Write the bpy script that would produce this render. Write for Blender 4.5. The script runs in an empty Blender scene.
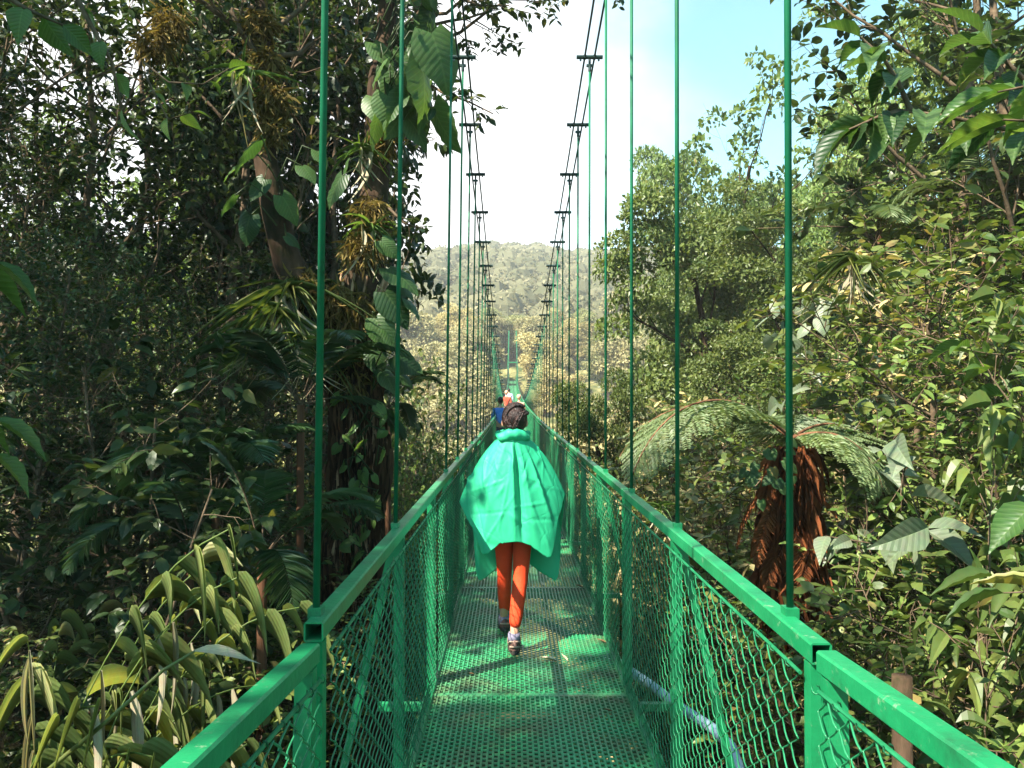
import bpy, math, random
import numpy as np
from mathutils import Vector, Matrix
R = math.radians
S = bpy.context.scene
COL = S.collection

# ------------------------------------------------------------------ camera, sky, sun, exposure
F = 800.0
CX, CZ = -0.0985, 1.62
cam = bpy.data.objects.new('camera', bpy.data.cameras.new('camera'))
COL.objects.link(cam)
cam.location = (CX, 0, CZ)
cam.rotation_euler = (R(90 + 1.074), 0, 0)
cam.data.sensor_width = 36
cam.data.lens = F / 1024 * 36
cam.data.clip_start = 0.05
cam.data.clip_end = 5000
S.camera = cam

TO_SUN = Vector((-0.52, -0.42, 0.76)).normalized()
SUN_EL = math.asin(TO_SUN.z)
SUN_AZ = math.atan2(TO_SUN.x, TO_SUN.y)          # from +Y, clockwise seen from above
sun = bpy.data.objects.new('sun', bpy.data.lights.new('sun', 'SUN'))
COL.objects.link(sun)
sun.rotation_euler = TO_SUN.to_track_quat('Z', 'Y').to_euler()
sun.data.energy = 5.0
sun.data.angle = R(0.5)
sun.data.color = (1.0, 0.93, 0.79)

W = bpy.data.worlds.new('World')
S.world = W
W.use_nodes = True
wn, wl = W.node_tree.nodes, W.node_tree.links
wn.clear()
w_out = wn.new('ShaderNodeOutputWorld')
w_bg = wn.new('ShaderNodeBackground')
w_sky = wn.new('ShaderNodeTexSky')
w_sky.sky_type = 'NISHITA'
w_sky.sun_disc = False
w_sky.sun_elevation = SUN_EL
w_sky.sun_rotation = SUN_AZ
w_sky.altitude = 1200
w_tint = wn.new('ShaderNodeMix'); w_tint.data_type = 'RGBA'; w_tint.blend_type = 'MULTIPLY'
w_tint.inputs['Factor'].default_value = 1.0
w_tint.inputs['B'].default_value = (0.80, 1.42, 1.15, 1)
wl.new(w_sky.outputs[0], w_tint.inputs['A'])
w_tc = wn.new('ShaderNodeTexCoord')
w_map = wn.new('ShaderNodeMapping'); w_map.inputs['Scale'].default_value = (1.0, 1.0, 1.6)
wl.new(w_tc.outputs['Generated'], w_map.inputs['Vector'])
w_noise = wn.new('ShaderNodeTexNoise')
w_noise.inputs['Scale'].default_value = 2.2
w_noise.inputs['Detail'].default_value = 5
w_noise.inputs['Roughness'].default_value = 0.55
wl.new(w_map.outputs[0], w_noise.inputs['Vector'])
# the cloud bank lies ahead over the valley: direction-dependent cover plus noise
w_dot = wn.new('ShaderNodeVectorMath'); w_dot.operation = 'DOT_PRODUCT'
w_dot.inputs[1].default_value = Vector((-0.42, 0.90, 0.16)).normalized()
wl.new(w_tc.outputs['Generated'], w_dot.inputs[0])
w_cov = wn.new('ShaderNodeMapRange')
w_cov.inputs['From Min'].default_value = 0.72
w_cov.inputs['From Max'].default_value = 0.98
wl.new(w_dot.outputs['Value'], w_cov.inputs['Value'])
w_add = wn.new('ShaderNodeMath'); w_add.operation = 'MULTIPLY_ADD'
wl.new(w_noise.outputs['Fac'], w_add.inputs[0])
w_add.inputs[1].default_value = 1.3
wl.new(w_cov.outputs[0], w_add.inputs[2])
w_ramp = wn.new('ShaderNodeMapRange'); w_ramp.interpolation_type = 'SMOOTHSTEP'
w_ramp.inputs['From Min'].default_value = 0.80
w_ramp.inputs['From Max'].default_value = 1.45
wl.new(w_add.outputs[0], w_ramp.inputs['Value'])
w_mix = wn.new('ShaderNodeMix'); w_mix.data_type = 'RGBA'
wl.new(w_ramp.outputs[0], w_mix.inputs['Factor'])
wl.new(w_tint.outputs['Result'], w_mix.inputs['A'])
w_mix.inputs['B'].default_value = (5.4, 5.4, 5.5, 1)
wl.new(w_mix.outputs['Result'], w_bg.inputs['Color'])
w_bg.inputs['Strength'].default_value = 0.075
wl.new(w_bg.outputs[0], w_out.inputs['Surface'])

S.view_settings.view_transform = 'Standard'
S.view_settings.look = 'None'
S.view_settings.exposure = 2.02
S.view_settings.gamma = 1
S.cycles.use_denoising = True
S.cycles.max_bounces = 7
S.cycles.diffuse_bounces = 3
S.cycles.glossy_bounces = 2
S.cycles.transmission_bounces = 3
S.cycles.transparent_max_bounces = 4
S.cycles.volume_bounces = 0


def P(px, py, d):
    return np.array([CX + (px - 511) / F * d, d, CZ + (399 - py) / F * d])


# ------------------------------------------------------------------ materials
def new_mat(name):
    m = bpy.data.materials.new(name)
    m.use_nodes = True
    nt = m.node_tree
    nt.nodes.clear()
    out = nt.nodes.new('ShaderNodeOutputMaterial')
    return m, nt.nodes, nt.links, out


def leaf_mat(name, dark, light, rough=0.45, transl=0.28, odd=None, spec=0.4, veins=0):
    m, n, l, out = new_mat(name)
    m['veins'] = veins
    at = n.new('ShaderNodeAttribute'); at.attribute_name = 'tint'
    ramp = n.new('ShaderNodeValToRGB')
    e = ramp.color_ramp.elements
    e[0].position, e[0].color = 0.0, (*dark, 1)
    e[1].position, e[1].color = 0.9, (*light, 1)
    if odd:
        x = ramp.color_ramp.elements.new(1.0); x.color = (*odd, 1)
    l.new(at.outputs['Fac'], ramp.inputs[0])
    ob = n.new('ShaderNodeObjectInfo')
    hs = n.new('ShaderNodeHueSaturation')
    mr = n.new('ShaderNodeMapRange'); mr.inputs['To Min'].default_value = 0.8; mr.inputs['To Max'].default_value = 1.2
    l.new(ob.outputs['Random'], mr.inputs['Value'])
    l.new(mr.outputs[0], hs.inputs['Value'])
    l.new(ramp.outputs[0], hs.inputs['Color'])
    no = n.new('ShaderNodeTexNoise'); no.inputs['Scale'].default_value = 30
    tc = n.new('ShaderNodeTexCoord'); l.new(tc.outputs['Object'], no.inputs['Vector'])
    mx = n.new('ShaderNodeMix'); mx.data_type = 'RGBA'; mx.blend_type = 'MULTIPLY'
    mx.inputs['Factor'].default_value = 0.35
    l.new(hs.outputs[0], mx.inputs['A']); l.new(no.outputs['Color'], mx.inputs['B'])
    b = n.new('ShaderNodeBsdfPrincipled')
    b.inputs['Roughness'].default_value = rough
    b.inputs['Specular IOR Level'].default_value = spec
    l.new(mx.outputs['Result'], b.inputs['Base Color'])
    if veins:
        la = n.new('ShaderNodeAttribute'); la.attribute_name = 'leafco'
        sx = n.new('ShaderNodeSeparateXYZ'); l.new(la.outputs['Vector'], sx.inputs[0])

        def mth(op, a, b_=None, c_=None):
            q = n.new('ShaderNodeMath'); q.operation = op
            for i_, v_ in enumerate((a, b_, c_)):
                if v_ is None: continue
                if isinstance(v_, (int, float)): q.inputs[i_].default_value = v_
                else: l.new(v_, q.inputs[i_])
            return q.outputs[0]
        ax = mth('ABSOLUTE', sx.outputs['X'])
        if veins > 0:
            sv = mth('MULTIPLY_ADD', sx.outputs['Y'], veins, mth('MULTIPLY', ax, -veins * 0.55))
        else:
            sv = mth('MULTIPLY', sx.outputs['X'], -veins)
        fr = mth('ABSOLUTE', mth('SUBTRACT', mth('FRACT', sv), 0.5))
        side = mth('MULTIPLY', mth('SUBTRACT', 0.13, fr), 7.0)
        mid = mth('MULTIPLY', mth('SUBTRACT', 0.035, ax), 40.0)
        vv_ = mth('MAXIMUM', side, mid)
        cl = n.new('ShaderNodeClamp'); l.new(vv_, cl.inputs[0])
        vm = n.new('ShaderNodeMix'); vm.data_type = 'RGBA'; vm.blend_type = 'ADD'
        l.new(mth('MULTIPLY', cl.outputs[0], 0.45), vm.inputs['Factor']); l.new(mx.outputs['Result'], vm.inputs['A']); vm.inputs['B'].default_value = (0.06, 0.08, 0.03, 1)
        l.new(vm.outputs['Result'], b.inputs['Base Color'])
        bu = n.new('ShaderNodeBump'); bu.inputs['Strength'].default_value = 0.3; bu.inputs['Distance'].default_value = 0.006
        l.new(mth('ADD', mth('MULTIPLY', fr, 2.0), mth('MULTIPLY', no.outputs['Fac'], 0.6)), bu.inputs['Height']); l.new(bu.outputs[0], b.inputs['Normal'])
        mx = vm
    t = n.new('ShaderNodeBsdfTranslucent')
    br = n.new('ShaderNodeMix'); br.data_type = 'RGBA'; br.blend_type = 'MULTIPLY'; br.inputs['Factor'].default_value = 1
    l.new(mx.outputs['Result'], br.inputs['A']); br.inputs['B'].default_value = (1.5, 1.45, 0.7, 1)
    l.new(br.outputs['Result'], t.inputs['Color'])
    ms = n.new('ShaderNodeMixShader'); ms.inputs[0].default_value = transl
    l.new(b.outputs[0], ms.inputs[1]); l.new(t.outputs[0], ms.inputs[2])
    l.new(ms.outputs[0], out.inputs['Surface'])
    return m


def solid_mat(name, c1, c2=None, rough=0.6, scale=8.0, bump=0.0, bscale=40.0, metal=0.0, stretch=(1, 1, 1), spec=0.4,
              third=None, t3=(0.6, 0.7), s3=3.0):
    m, n, l, out = new_mat(name)
    b = n.new('ShaderNodeBsdfPrincipled')
    b.inputs['Roughness'].default_value = rough
    b.inputs['Metallic'].default_value = metal
    b.inputs['Specular IOR Level'].default_value = spec
    tc = n.new('ShaderNodeTexCoord')
    mp = n.new('ShaderNodeMapping'); mp.inputs['Scale'].default_value = stretch
    l.new(tc.outputs['Object'], mp.inputs['Vector'])
    no = n.new('ShaderNodeTexNoise'); no.inputs['Scale'].default_value = scale; no.inputs['Detail'].default_value = 6
    no.inputs['Roughness'].default_value = 0.62
    l.new(mp.outputs[0], no.inputs['Vector'])
    rp = n.new('ShaderNodeValToRGB')
    rp.color_ramp.elements[0].position = 0.35; rp.color_ramp.elements[0].color = (*c1, 1)
    rp.color_ramp.elements[1].position = 0.65; rp.color_ramp.elements[1].color = (*(c2 or c1), 1)
    l.new(no.outputs['Fac'], rp.inputs[0])
    last = rp.outputs[0]
    if third:
        n3 = n.new('ShaderNodeTexNoise'); n3.inputs['Scale'].default_value = s3; n3.inputs['Detail'].default_value = 8
        n3.inputs['Roughness'].default_value = 0.7
        l.new(tc.outputs['Object'], n3.inputs['Vector'])
        m3 = n.new('ShaderNodeMapRange'); m3.inputs['From Min'].default_value = t3[0]; m3.inputs['From Max'].default_value = t3[1]
        l.new(n3.outputs['Fac'], m3.inputs['Value'])
        x = n.new('ShaderNodeMix'); x.data_type = 'RGBA'
        l.new(m3.outputs[0], x.inputs['Factor']); l.new(last, x.inputs['A']); x.inputs['B'].default_value = (*third, 1)
        last = x.outputs['Result']
    l.new(last, b.inputs['Base Color'])
    if bump:
        nb = n.new('ShaderNodeTexNoise'); nb.inputs['Scale'].default_value = bscale; nb.inputs['Detail'].default_value = 6
        l.new(mp.outputs[0], nb.inputs['Vector'])
        bp = n.new('ShaderNodeBump'); bp.inputs['Strength'].default_value = bump; bp.inputs['Distance'].default_value = 0.02
        l.new(nb.outputs['Fac'], bp.inputs['Height']); l.new(bp.outputs[0], b.inputs['Normal'])
    l.new(b.outputs[0], out.inputs['Surface'])
    return m


M = {}
M['paint'] = solid_mat('green_paint', (0.005, 0.155, 0.055), (0.012, 0.215, 0.080), 0.36, 5, 0.08, 60, third=(0.17, 0.27, 0.16), t3=(0.60, 0.70), s3=34, spec=0.5)
M['rod'] = solid_mat('dark_green_rod', (0.004, 0.085, 0.038), (0.007, 0.13, 0.06), 0.55, 6, spec=0.2)
M['wire'] = solid_mat('green_wire', (0.006, 0.11, 0.042), (0.02, 0.20, 0.085), 0.35, 12, spec=0.6)
M['deck'] = solid_mat('worn_green_grating', (0.014, 0.22, 0.08), (0.045, 0.31, 0.13), 0.42, 1.7, 0.1, 80,
                      third=(0.095, 0.105, 0.05), t3=(0.46, 0.66), s3=2.3, spec=0.55)
M['cable'] = solid_mat('dark_steel_cable', (0.012, 0.03, 0.028), (0.02, 0.045, 0.04), 0.45, 20, metal=0.3)
M['rust'] = solid_mat('rusty_inside', (0.02, 0.012, 0.008), (0.10, 0.03, 0.012), 0.9, 30)
M['bark'] = solid_mat('mossy_bark', (0.020, 0.012, 0.008), (0.085, 0.052, 0.032), 0.9, 6, 1.0, 14, stretch=(1, 1, 0.25),
                      third=(0.016, 0.02, 0.007), t3=(0.52, 0.66), s3=2.5, spec=0.1)
M['redbark'] = solid_mat('fibrous_bark', (0.05, 0.02, 0.01), (0.22, 0.11, 0.06), 0.9, 9, 1.0, 22, stretch=(1, 1, 0.12), spec=0.1)
M['twig'] = solid_mat('twig_bark', (0.05, 0.035, 0.022), (0.16, 0.11, 0.07), 0.85, 9, 0.4, 30, spec=0.15)
M['palebranch'] = solid_mat('pale_branch', (0.22, 0.15, 0.08), (0.42, 0.31, 0.18), 0.8, 9, spec=0.2)
M['moss'] = leaf_mat('hanging_moss', (0.08, 0.06, 0.018), (0.30, 0.22, 0.075), 0.8, 0.2, spec=0.1)
M['root'] = solid_mat('aerial_root', (0.13, 0.065, 0.035), (0.46, 0.28, 0.16), 0.85, 7, 0.3, 40, spec=0.1)
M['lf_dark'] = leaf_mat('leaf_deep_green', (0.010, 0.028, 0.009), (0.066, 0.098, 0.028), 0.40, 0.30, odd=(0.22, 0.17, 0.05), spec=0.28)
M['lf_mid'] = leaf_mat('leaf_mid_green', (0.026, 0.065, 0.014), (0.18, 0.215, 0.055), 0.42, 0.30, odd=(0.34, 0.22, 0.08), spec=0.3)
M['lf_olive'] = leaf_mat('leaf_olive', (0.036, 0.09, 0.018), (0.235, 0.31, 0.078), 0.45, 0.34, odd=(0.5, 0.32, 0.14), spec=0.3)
M['lf_pale'] = leaf_mat('leaf_pale_underside', (0.07, 0.11, 0.05), (0.26, 0.30, 0.20), 0.45, 0.2, veins=9)
M['lf_big'] = leaf_mat('leaf_broad_green', (0.013, 0.045, 0.014), (0.085, 0.155, 0.045), 0.42, 0.40, odd=(0.20, 0.14, 0.04), spec=0.35, veins=9)
M['lf_bright'] = leaf_mat('leaf_bright_green', (0.04, 0.10, 0.022), (0.15, 0.23, 0.05), 0.42, 0.38, spec=0.35, veins=10)
M['lf_gold'] = leaf_mat('leaf_golden', (0.20, 0.165, 0.06), (0.52, 0.43, 0.20), 0.6, 0.25, odd=(0.36, 0.20, 0.10), spec=0.2)
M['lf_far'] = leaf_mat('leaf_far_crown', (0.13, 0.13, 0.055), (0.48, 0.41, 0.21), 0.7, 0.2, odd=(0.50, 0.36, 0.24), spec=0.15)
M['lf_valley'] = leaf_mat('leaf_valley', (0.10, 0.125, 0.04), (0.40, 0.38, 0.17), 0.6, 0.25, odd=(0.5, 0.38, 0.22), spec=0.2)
M['lf_hill_hazed'] = leaf_mat('leaf_hill_hazed', (0.085, 0.09, 0.042), (0.37, 0.32, 0.19), 0.8, 0.15, odd=(0.42, 0.30, 0.22), spec=0.1)  # pale beige of distance haze is mixed into the leaf colour
M['palm'] = leaf_mat('palm_leaflet', (0.018, 0.05, 0.018), (0.06, 0.11, 0.035), 0.33, 0.28, spec=0.5)
M['palmlit'] = leaf_mat('palm_leaflet_pale', (0.12, 0.14, 0.04), (0.34, 0.31, 0.13), 0.45, 0.35)
M['fern'] = leaf_mat('fern_leaflet', (0.065, 0.11, 0.036), (0.235, 0.30, 0.135), 0.5, 0.3)
M['deadfern'] = leaf_mat('dead_fern', (0.040, 0.013, 0.006), (0.24, 0.078, 0.028), 0.8, 0.2, spec=0.1)
M['cane'] = leaf_mat('cane_blade', (0.05, 0.09, 0.022), (0.30, 0.33, 0.11), 0.42, 0.34, odd=(0.45, 0.40, 0.26), spec=0.35, veins=-9)
M['drystrap'] = leaf_mat('dry_strap', (0.22, 0.18, 0.10), (0.55, 0.49, 0.35), 0.6, 0.25, spec=0.2, veins=-9)
M['ground'] = solid_mat('leaf_litter', (0.018, 0.016, 0.010), (0.075, 0.055, 0.032), 0.95, 3.5, 0.8, 9, third=(0.03, 0.045, 0.014), t3=(0.45, 0.6), s3=0.35, spec=0.1)
M['dry'] = solid_mat('dry_leaf', (0.42, 0.33, 0.20), (0.62, 0.53, 0.36), 0.7, 30)
M['drybrown'] = solid_mat('dry_leaf_brown', (0.14, 0.07, 0.03), (0.28, 0.15, 0.07), 0.7, 30)
M['pipe'] = solid_mat('pale_blue_pipe', (0.32, 0.45, 0.58), (0.45, 0.57, 0.68), 0.5, 10, third=(0.2, 0.2, 0.16), t3=(0.55, 0.7), s3=8)
M['fibre'] = leaf_mat('root_fibre', (0.03, 0.014, 0.008), (0.22, 0.12, 0.065), 0.85, 0.1, spec=0.1)
M['stump'] = solid_mat('cut_wood', (0.10, 0.05, 0.03), (0.24, 0.14, 0.09), 0.9, 8, 0.6, 30)
M['skin'] = solid_mat('skin', (0.42, 0.22, 0.14), (0.46, 0.25, 0.16), 0.5, 20)
M['hair'] = solid_mat('dark_brown_hair', (0.006, 0.003, 0.003), (0.040, 0.013, 0.009), 0.42, 60, 0.6, 160, stretch=(1, 1, 0.3))
M['poncho'] = solid_mat('green_nylon', (0.018, 0.43, 0.20), (0.030, 0.50, 0.245), 0.58, 2.5, 0.25, 9, spec=0.45)
for nm_, sc_, lo_, hi_, dk_ in (('paint', 7.0, .52, .70, (0.012, 0.065, 0.03)), ('rod', 9.0, .55, .7, (0.01, 0.04, 0.02))):   # algae and grime
    m_ = M[nm_]; n_, l_ = m_.node_tree.nodes, m_.node_tree.links
    pb = [q for q in n_ if q.type == 'BSDF_PRINCIPLED'][0]
    old = pb.inputs['Base Color'].links[0].from_socket
    gn = n_.new('ShaderNodeTexNoise'); gn.inputs['Scale'].default_value = sc_; gn.inputs['Detail'].default_value = 9; gn.inputs['Roughness'].default_value = .72
    gt = n_.new('ShaderNodeTexCoord'); l_.new(gt.outputs['Object'], gn.inputs['Vector'])
    gr = n_.new('ShaderNodeMapRange'); gr.inputs['From Min'].default_value = lo_; gr.inputs['From Max'].default_value = hi_; gr.inputs['To Max'].default_value = .75; l_.new(gn.outputs['Fac'], gr.inputs['Value'])
    gx2 = n_.new('ShaderNodeMix'); gx2.data_type = 'RGBA'; l_.new(gr.outputs[0], gx2.inputs['Factor']); l_.new(old, gx2.inputs['A']); gx2.inputs['B'].default_value = (*dk_, 1)
    l_.new(gx2.outputs['Result'], pb.inputs['Base Color'])
    l_.new(gr.outputs[0], pb.inputs['Roughness']) if 0 else None
m_ = M['poncho']; n_, l_ = m_.node_tree.nodes, m_.node_tree.links
pb = [q for q in n_ if q.type == 'BSDF_PRINCIPLED'][0]; po = [q for q in n_ if q.type == 'OUTPUT_MATERIAL'][0]
vo = n_.new('ShaderNodeTexVoronoi'); vo.feature = 'DISTANCE_TO_EDGE'; vo.inputs['Scale'].default_value = 4.5
vt = n_.new('ShaderNodeTexCoord'); vn = n_.new('ShaderNodeTexNoise'); vn.inputs['Scale'].default_value = 6
va = n_.new('ShaderNodeMix'); va.data_type = 'RGBA'; va.inputs['Factor'].default_value = 0.12
l_.new(vt.outputs['Object'], vn.inputs['Vector']); l_.new(vt.outputs['Object'], va.inputs['A']); l_.new(vn.outputs['Color'], va.inputs['B'])
l_.new(va.outputs['Result'], vo.inputs['Vector'])
vr_ = n_.new('ShaderNodeMapRange'); vr_.inputs['From Max'].default_value = 0.035; l_.new(vo.outputs['Distance'], vr_.inputs['Value'])
vb = n_.new('ShaderNodeBump'); vb.inputs['Strength'].default_value = 0.16; vb.inputs['Distance'].default_value = 0.006
l_.new(vr_.outputs[0], vb.inputs['Height']); l_.new(pb.inputs['Normal'].links[0].from_socket, vb.inputs['Normal']); l_.new(vb.outputs[0], pb.inputs['Normal'])
pt_ = n_.new('ShaderNodeBsdfTranslucent'); pt_.inputs['Color'].default_value = (0.02, 0.45, 0.22, 1)
px_ = n_.new('ShaderNodeMixShader'); px_.inputs[0].default_value = 0.22
l_.new(pb.outputs[0], px_.inputs[1]); l_.new(pt_.outputs[0], px_.inputs[2]); l_.new(px_.outputs[0], po.inputs['Surface'])
M['leggings'] = solid_mat('red_orange_cloth', (0.64, 0.045, 0.012), (0.70, 0.060, 0.017), 0.8, 14, 0.2, 30, spec=0.2)
M['sock'] = solid_mat('grey_violet_sock', (0.12, 0.11, 0.16), (0.20, 0.18, 0.25), 0.9, 60)
M['shoe'] = solid_mat('brown_shoe', (0.06, 0.028, 0.022), (0.15, 0.075, 0.06), 0.7, 30, 0.3, 80)
M['sole'] = solid_mat('dark_sole', (0.02, 0.016, 0.014), (0.05, 0.04, 0.035), 0.8, 30)
M['trim'] = solid_mat('tan_trim', (0.26, 0.17, 0.13), (0.36, 0.25, 0.19), 0.7, 30)
M['c_blue'] = solid_mat('blue_cloth', (0.05, 0.16, 0.60), (0.09, 0.24, 0.70), 0.7, 10)
M['c_red'] = solid_mat('red_cloth', (0.62, 0.07, 0.035), (0.70, 0.11, 0.06), 0.8, 10)
M['c_lilac'] = solid_mat('lilac_cloth', (0.45, 0.40, 0.62), (0.60, 0.55, 0.75), 0.8, 10)
M['c_peach'] = solid_mat('peach_cloth', (0.72, 0.33, 0.20), (0.78, 0.42, 0.28), 0.8, 10)
M['c_white'] = solid_mat('white_cloth', (0.72, 0.70, 0.72), (0.8, 0.78, 0.8), 0.8, 10)
M['c_navy'] = solid_mat('dark_trousers', (0.02, 0.025, 0.05), (0.035, 0.04, 0.07), 0.8, 10)
M['eye'] = solid_mat('eye', (0.02, 0.015, 0.012), None, 0.2)


m_, n_, l_, o_ = new_mat('haze')
pv = n_.new('ShaderNodeVolumePrincipled')
pv.inputs['Color'].default_value = (0.96, 0.93, 0.95, 1)
pv.inputs['Density'].default_value = 0.0007
pv.inputs['Anisotropy'].default_value = 0.0
l_.new(pv.outputs[0], o_.inputs['Volume'])
M['haze'] = m_

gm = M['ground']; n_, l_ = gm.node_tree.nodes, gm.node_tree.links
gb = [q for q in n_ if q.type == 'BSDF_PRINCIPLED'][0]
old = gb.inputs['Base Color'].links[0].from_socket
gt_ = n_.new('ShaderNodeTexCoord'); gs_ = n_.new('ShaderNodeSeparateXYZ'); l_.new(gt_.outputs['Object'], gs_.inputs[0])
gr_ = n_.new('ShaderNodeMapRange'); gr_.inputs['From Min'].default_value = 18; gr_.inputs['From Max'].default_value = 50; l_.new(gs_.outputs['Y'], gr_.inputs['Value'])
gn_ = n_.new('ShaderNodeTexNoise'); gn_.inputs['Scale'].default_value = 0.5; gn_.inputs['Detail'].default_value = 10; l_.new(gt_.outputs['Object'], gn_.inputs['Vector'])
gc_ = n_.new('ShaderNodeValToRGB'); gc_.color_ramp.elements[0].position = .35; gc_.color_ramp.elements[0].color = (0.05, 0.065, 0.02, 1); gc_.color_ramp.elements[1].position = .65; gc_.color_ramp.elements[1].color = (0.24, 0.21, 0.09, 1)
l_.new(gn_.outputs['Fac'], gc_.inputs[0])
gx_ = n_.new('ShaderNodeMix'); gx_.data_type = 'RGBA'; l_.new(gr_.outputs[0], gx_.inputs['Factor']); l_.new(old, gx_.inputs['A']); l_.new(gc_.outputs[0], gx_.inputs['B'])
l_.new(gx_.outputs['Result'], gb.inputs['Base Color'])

# ------------------------------------------------------------------ mesh helpers
class G:
    def __init__(s):
        s.V, s.Q, s.T, s.tq, s.tt, s.lc, s.n = [], [], [], [], [], [], 0

    def add(s, V, Q=None, T=None, tq=None, tt=None, lc=None):
        V = np.asarray(V, dtype=np.float64).reshape(-1, 3)
        if Q is not None and len(Q):
            Q = np.asarray(Q, dtype=np.int64).reshape(-1, 4)
            s.Q.append(Q + s.n)
            s.tq.append(np.broadcast_to(0.5 if tq is None else tq, (len(Q),)))
        if T is not None and len(T):
            T = np.asarray(T, dtype=np.int64).reshape(-1, 3)
            s.T.append(T + s.n)
            s.tt.append(np.broadcast_to(0.5 if tt is None else tt, (len(T),)))
        s.V.append(V)
        s.lc.append(np.zeros((len(V), 2)) + [0.3, 0.47] if lc is None else lc)
        s.n += len(V)
        return s

    def box(s, c, h, rot=None):
        v = np.array([[x, y, z] for x in (-1, 1) for y in (-1, 1) for z in (-1, 1)], float) * np.asarray(h, float)
        if rot is not None:
            v = v @ np.asarray(rot, float).T
        q = [(0, 1, 3, 2), (4, 6, 7, 5), (0, 4, 5, 1), (2, 3, 7, 6), (0, 2, 6, 4), (1, 5, 7, 3)]
        return s.add(v + np.asarray(c, float), q)

    def bar(s, a, b, w, h, up=(0, 0, 1)):
        a, b = np.asarray(a, float), np.asarray(b, float)
        d = b - a; L = np.linalg.norm(d); d /= L
        u = np.asarray(up, float); x = np.cross(d, u)
        if np.linalg.norm(x) < 1e-6:
            x = np.cross(d, np.array([0, 1.0, 0]))
        x /= np.linalg.norm(x); z = np.cross(x, d)
        return s.box((a + b) / 2, (w / 2, L / 2, h / 2), np.stack([x, d, z], 1))

    def tube(s, pts, r, n=6, cap=True, tint=0.5):
        pts = np.asarray(pts, float); m = len(pts)
        r = np.broadcast_to(np.asarray(r, float), (m,))
        t = np.gradient(pts, axis=0)
        t /= np.maximum(np.linalg.norm(t, axis=1, keepdims=True), 1e-9)
        ref = np.array([0, 0, 1.0]) if abs(t[:, 2]).mean() < 0.8 else np.array([1.0, 0, 0])
        x = np.cross(t, ref); x /= np.maximum(np.linalg.norm(x, axis=1, keepdims=True), 1e-9)
        y = np.cross(x, t)
        a = np.arange(n) * 2 * np.pi / n
        V = pts[:, None] + r[:, None, None] * (np.cos(a)[None, :, None] * x[:, None] + np.sin(a)[None, :, None] * y[:, None])
        i = np.arange(m - 1)[:, None] * n; j = np.arange(n)[None]; k = (j + 1) % n
        Q = np.stack([i + j, i + k, i + n + k, i + n + j], -1).reshape(-1, 4)
        s.add(V, Q, tq=tint)
        if cap and n >= 4:
            c0 = s.n - m * n
            for base, rev in ((0, True), ((m - 1) * n, False)):
                ids = [c0 + base + q for q in range(n)]
                if rev: ids = ids[::-1]
                T = [(ids[0], ids[q], ids[q + 1]) for q in range(1, n - 1)]
                s.T.append(np.array(T)); s.tt.append(np.full(len(T), 0.5))
        return s

    def build(s, name, mat, parent=None, smooth=False, loc=None, rot=None):
        me = mesh_data(name, s, mat, smooth)
        return link(name, me, parent, loc, rot)


def mesh_data(name, g, mat, smooth=False):
    V = np.concatenate(g.V).astype(np.float32)
    Q = np.concatenate(g.Q) if g.Q else np.zeros((0, 4), int)
    T = np.concatenate(g.T) if g.T else np.zeros((0, 3), int)
    tint = np.concatenate([*(g.tq or [np.zeros(0)]), *(g.tt or [np.zeros(0)])]).astype(np.float32)
    me = bpy.data.meshes.new(name)
    me.vertices.add(len(V)); me.vertices.foreach_set('co', V.ravel())
    nl = Q.size + T.size
    me.loops.add(nl)
    me.loops.foreach_set('vertex_index', np.concatenate([Q.ravel(), T.ravel()]).astype(np.int32))
    npoly = len(Q) + len(T)
    me.polygons.add(npoly)
    st = np.concatenate([np.arange(len(Q)) * 4, Q.size + np.arange(len(T)) * 3]).astype(np.int32)
    me.polygons.foreach_set('loop_start', st)
    try:
        me.polygons.foreach_set('loop_total', np.concatenate([np.full(len(Q), 4), np.full(len(T), 3)]).astype(np.int32))
    except Exception:
        pass
    at = me.attributes.new('tint', 'FLOAT', 'FACE')
    at.data.foreach_set('value', tint)
    if mat.get('veins'):
        lc = np.concatenate(g.lc); at = me.attributes.new('leafco', 'FLOAT_VECTOR', 'POINT')
        at.data.foreach_set('vector', np.concatenate([lc, np.zeros((len(lc), 1))], 1).astype(np.float32).ravel())
    me.polygons.foreach_set('use_smooth', np.full(npoly, bool(smooth)))
    me.materials.append(mat)
    me.update(calc_edges=True)
    me.validate()
    return me


def link(name, data, parent=None, loc=None, rot=None):
    o = bpy.data.objects.new(name, data)
    COL.objects.link(o)
    if parent is not None:
        o.parent = parent
    if loc is not None: o.location = tuple(loc)
    if rot is not None: o.rotation_euler = rot
    return o


def tag(o, label=None, cat=None, group=None, kind=None):
    if label: o['label'] = label
    if cat: o['category'] = cat
    if group: o['group'] = group
    if kind: o['kind'] = kind
    return o


def empty(name, loc=(0, 0, 0), label=None, cat=None, group=None):
    o = link(name, None, None, loc)
    o.empty_display_size = 0.2
    return tag(o, label, cat, group)


def copy_tree(o, parent=None):
    c = o.copy(); COL.objects.link(c)
    c.parent = parent
    for ch in list(o.children):
        copy_tree(ch, c)
    return c


class Proto:
    """one plant built once; place() moves the original first, then copies it with its parts"""
    def __init__(s, root):
        s.root, s.used = root, False

    def place(s, loc, rz=0.0, sc=1.0, label=None, cat=None, group=None, tilt=(0, 0)):
        o = copy_tree(s.root) if s.used else s.root
        s.used = True
        o.location = tuple(float(v) for v in loc)
        o.rotation_euler = (tilt[0], tilt[1], rz)
        o.scale = (sc, sc, sc) if np.isscalar(sc) else sc
        for k in ('group',):
            if k in o: del o[k]
        return tag(o, label, cat, group)


# ------------------------------------------------------------------ foliage helpers
def unit(a):
    return a / np.maximum(np.linalg.norm(a, axis=-1, keepdims=True), 1e-9)


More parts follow.
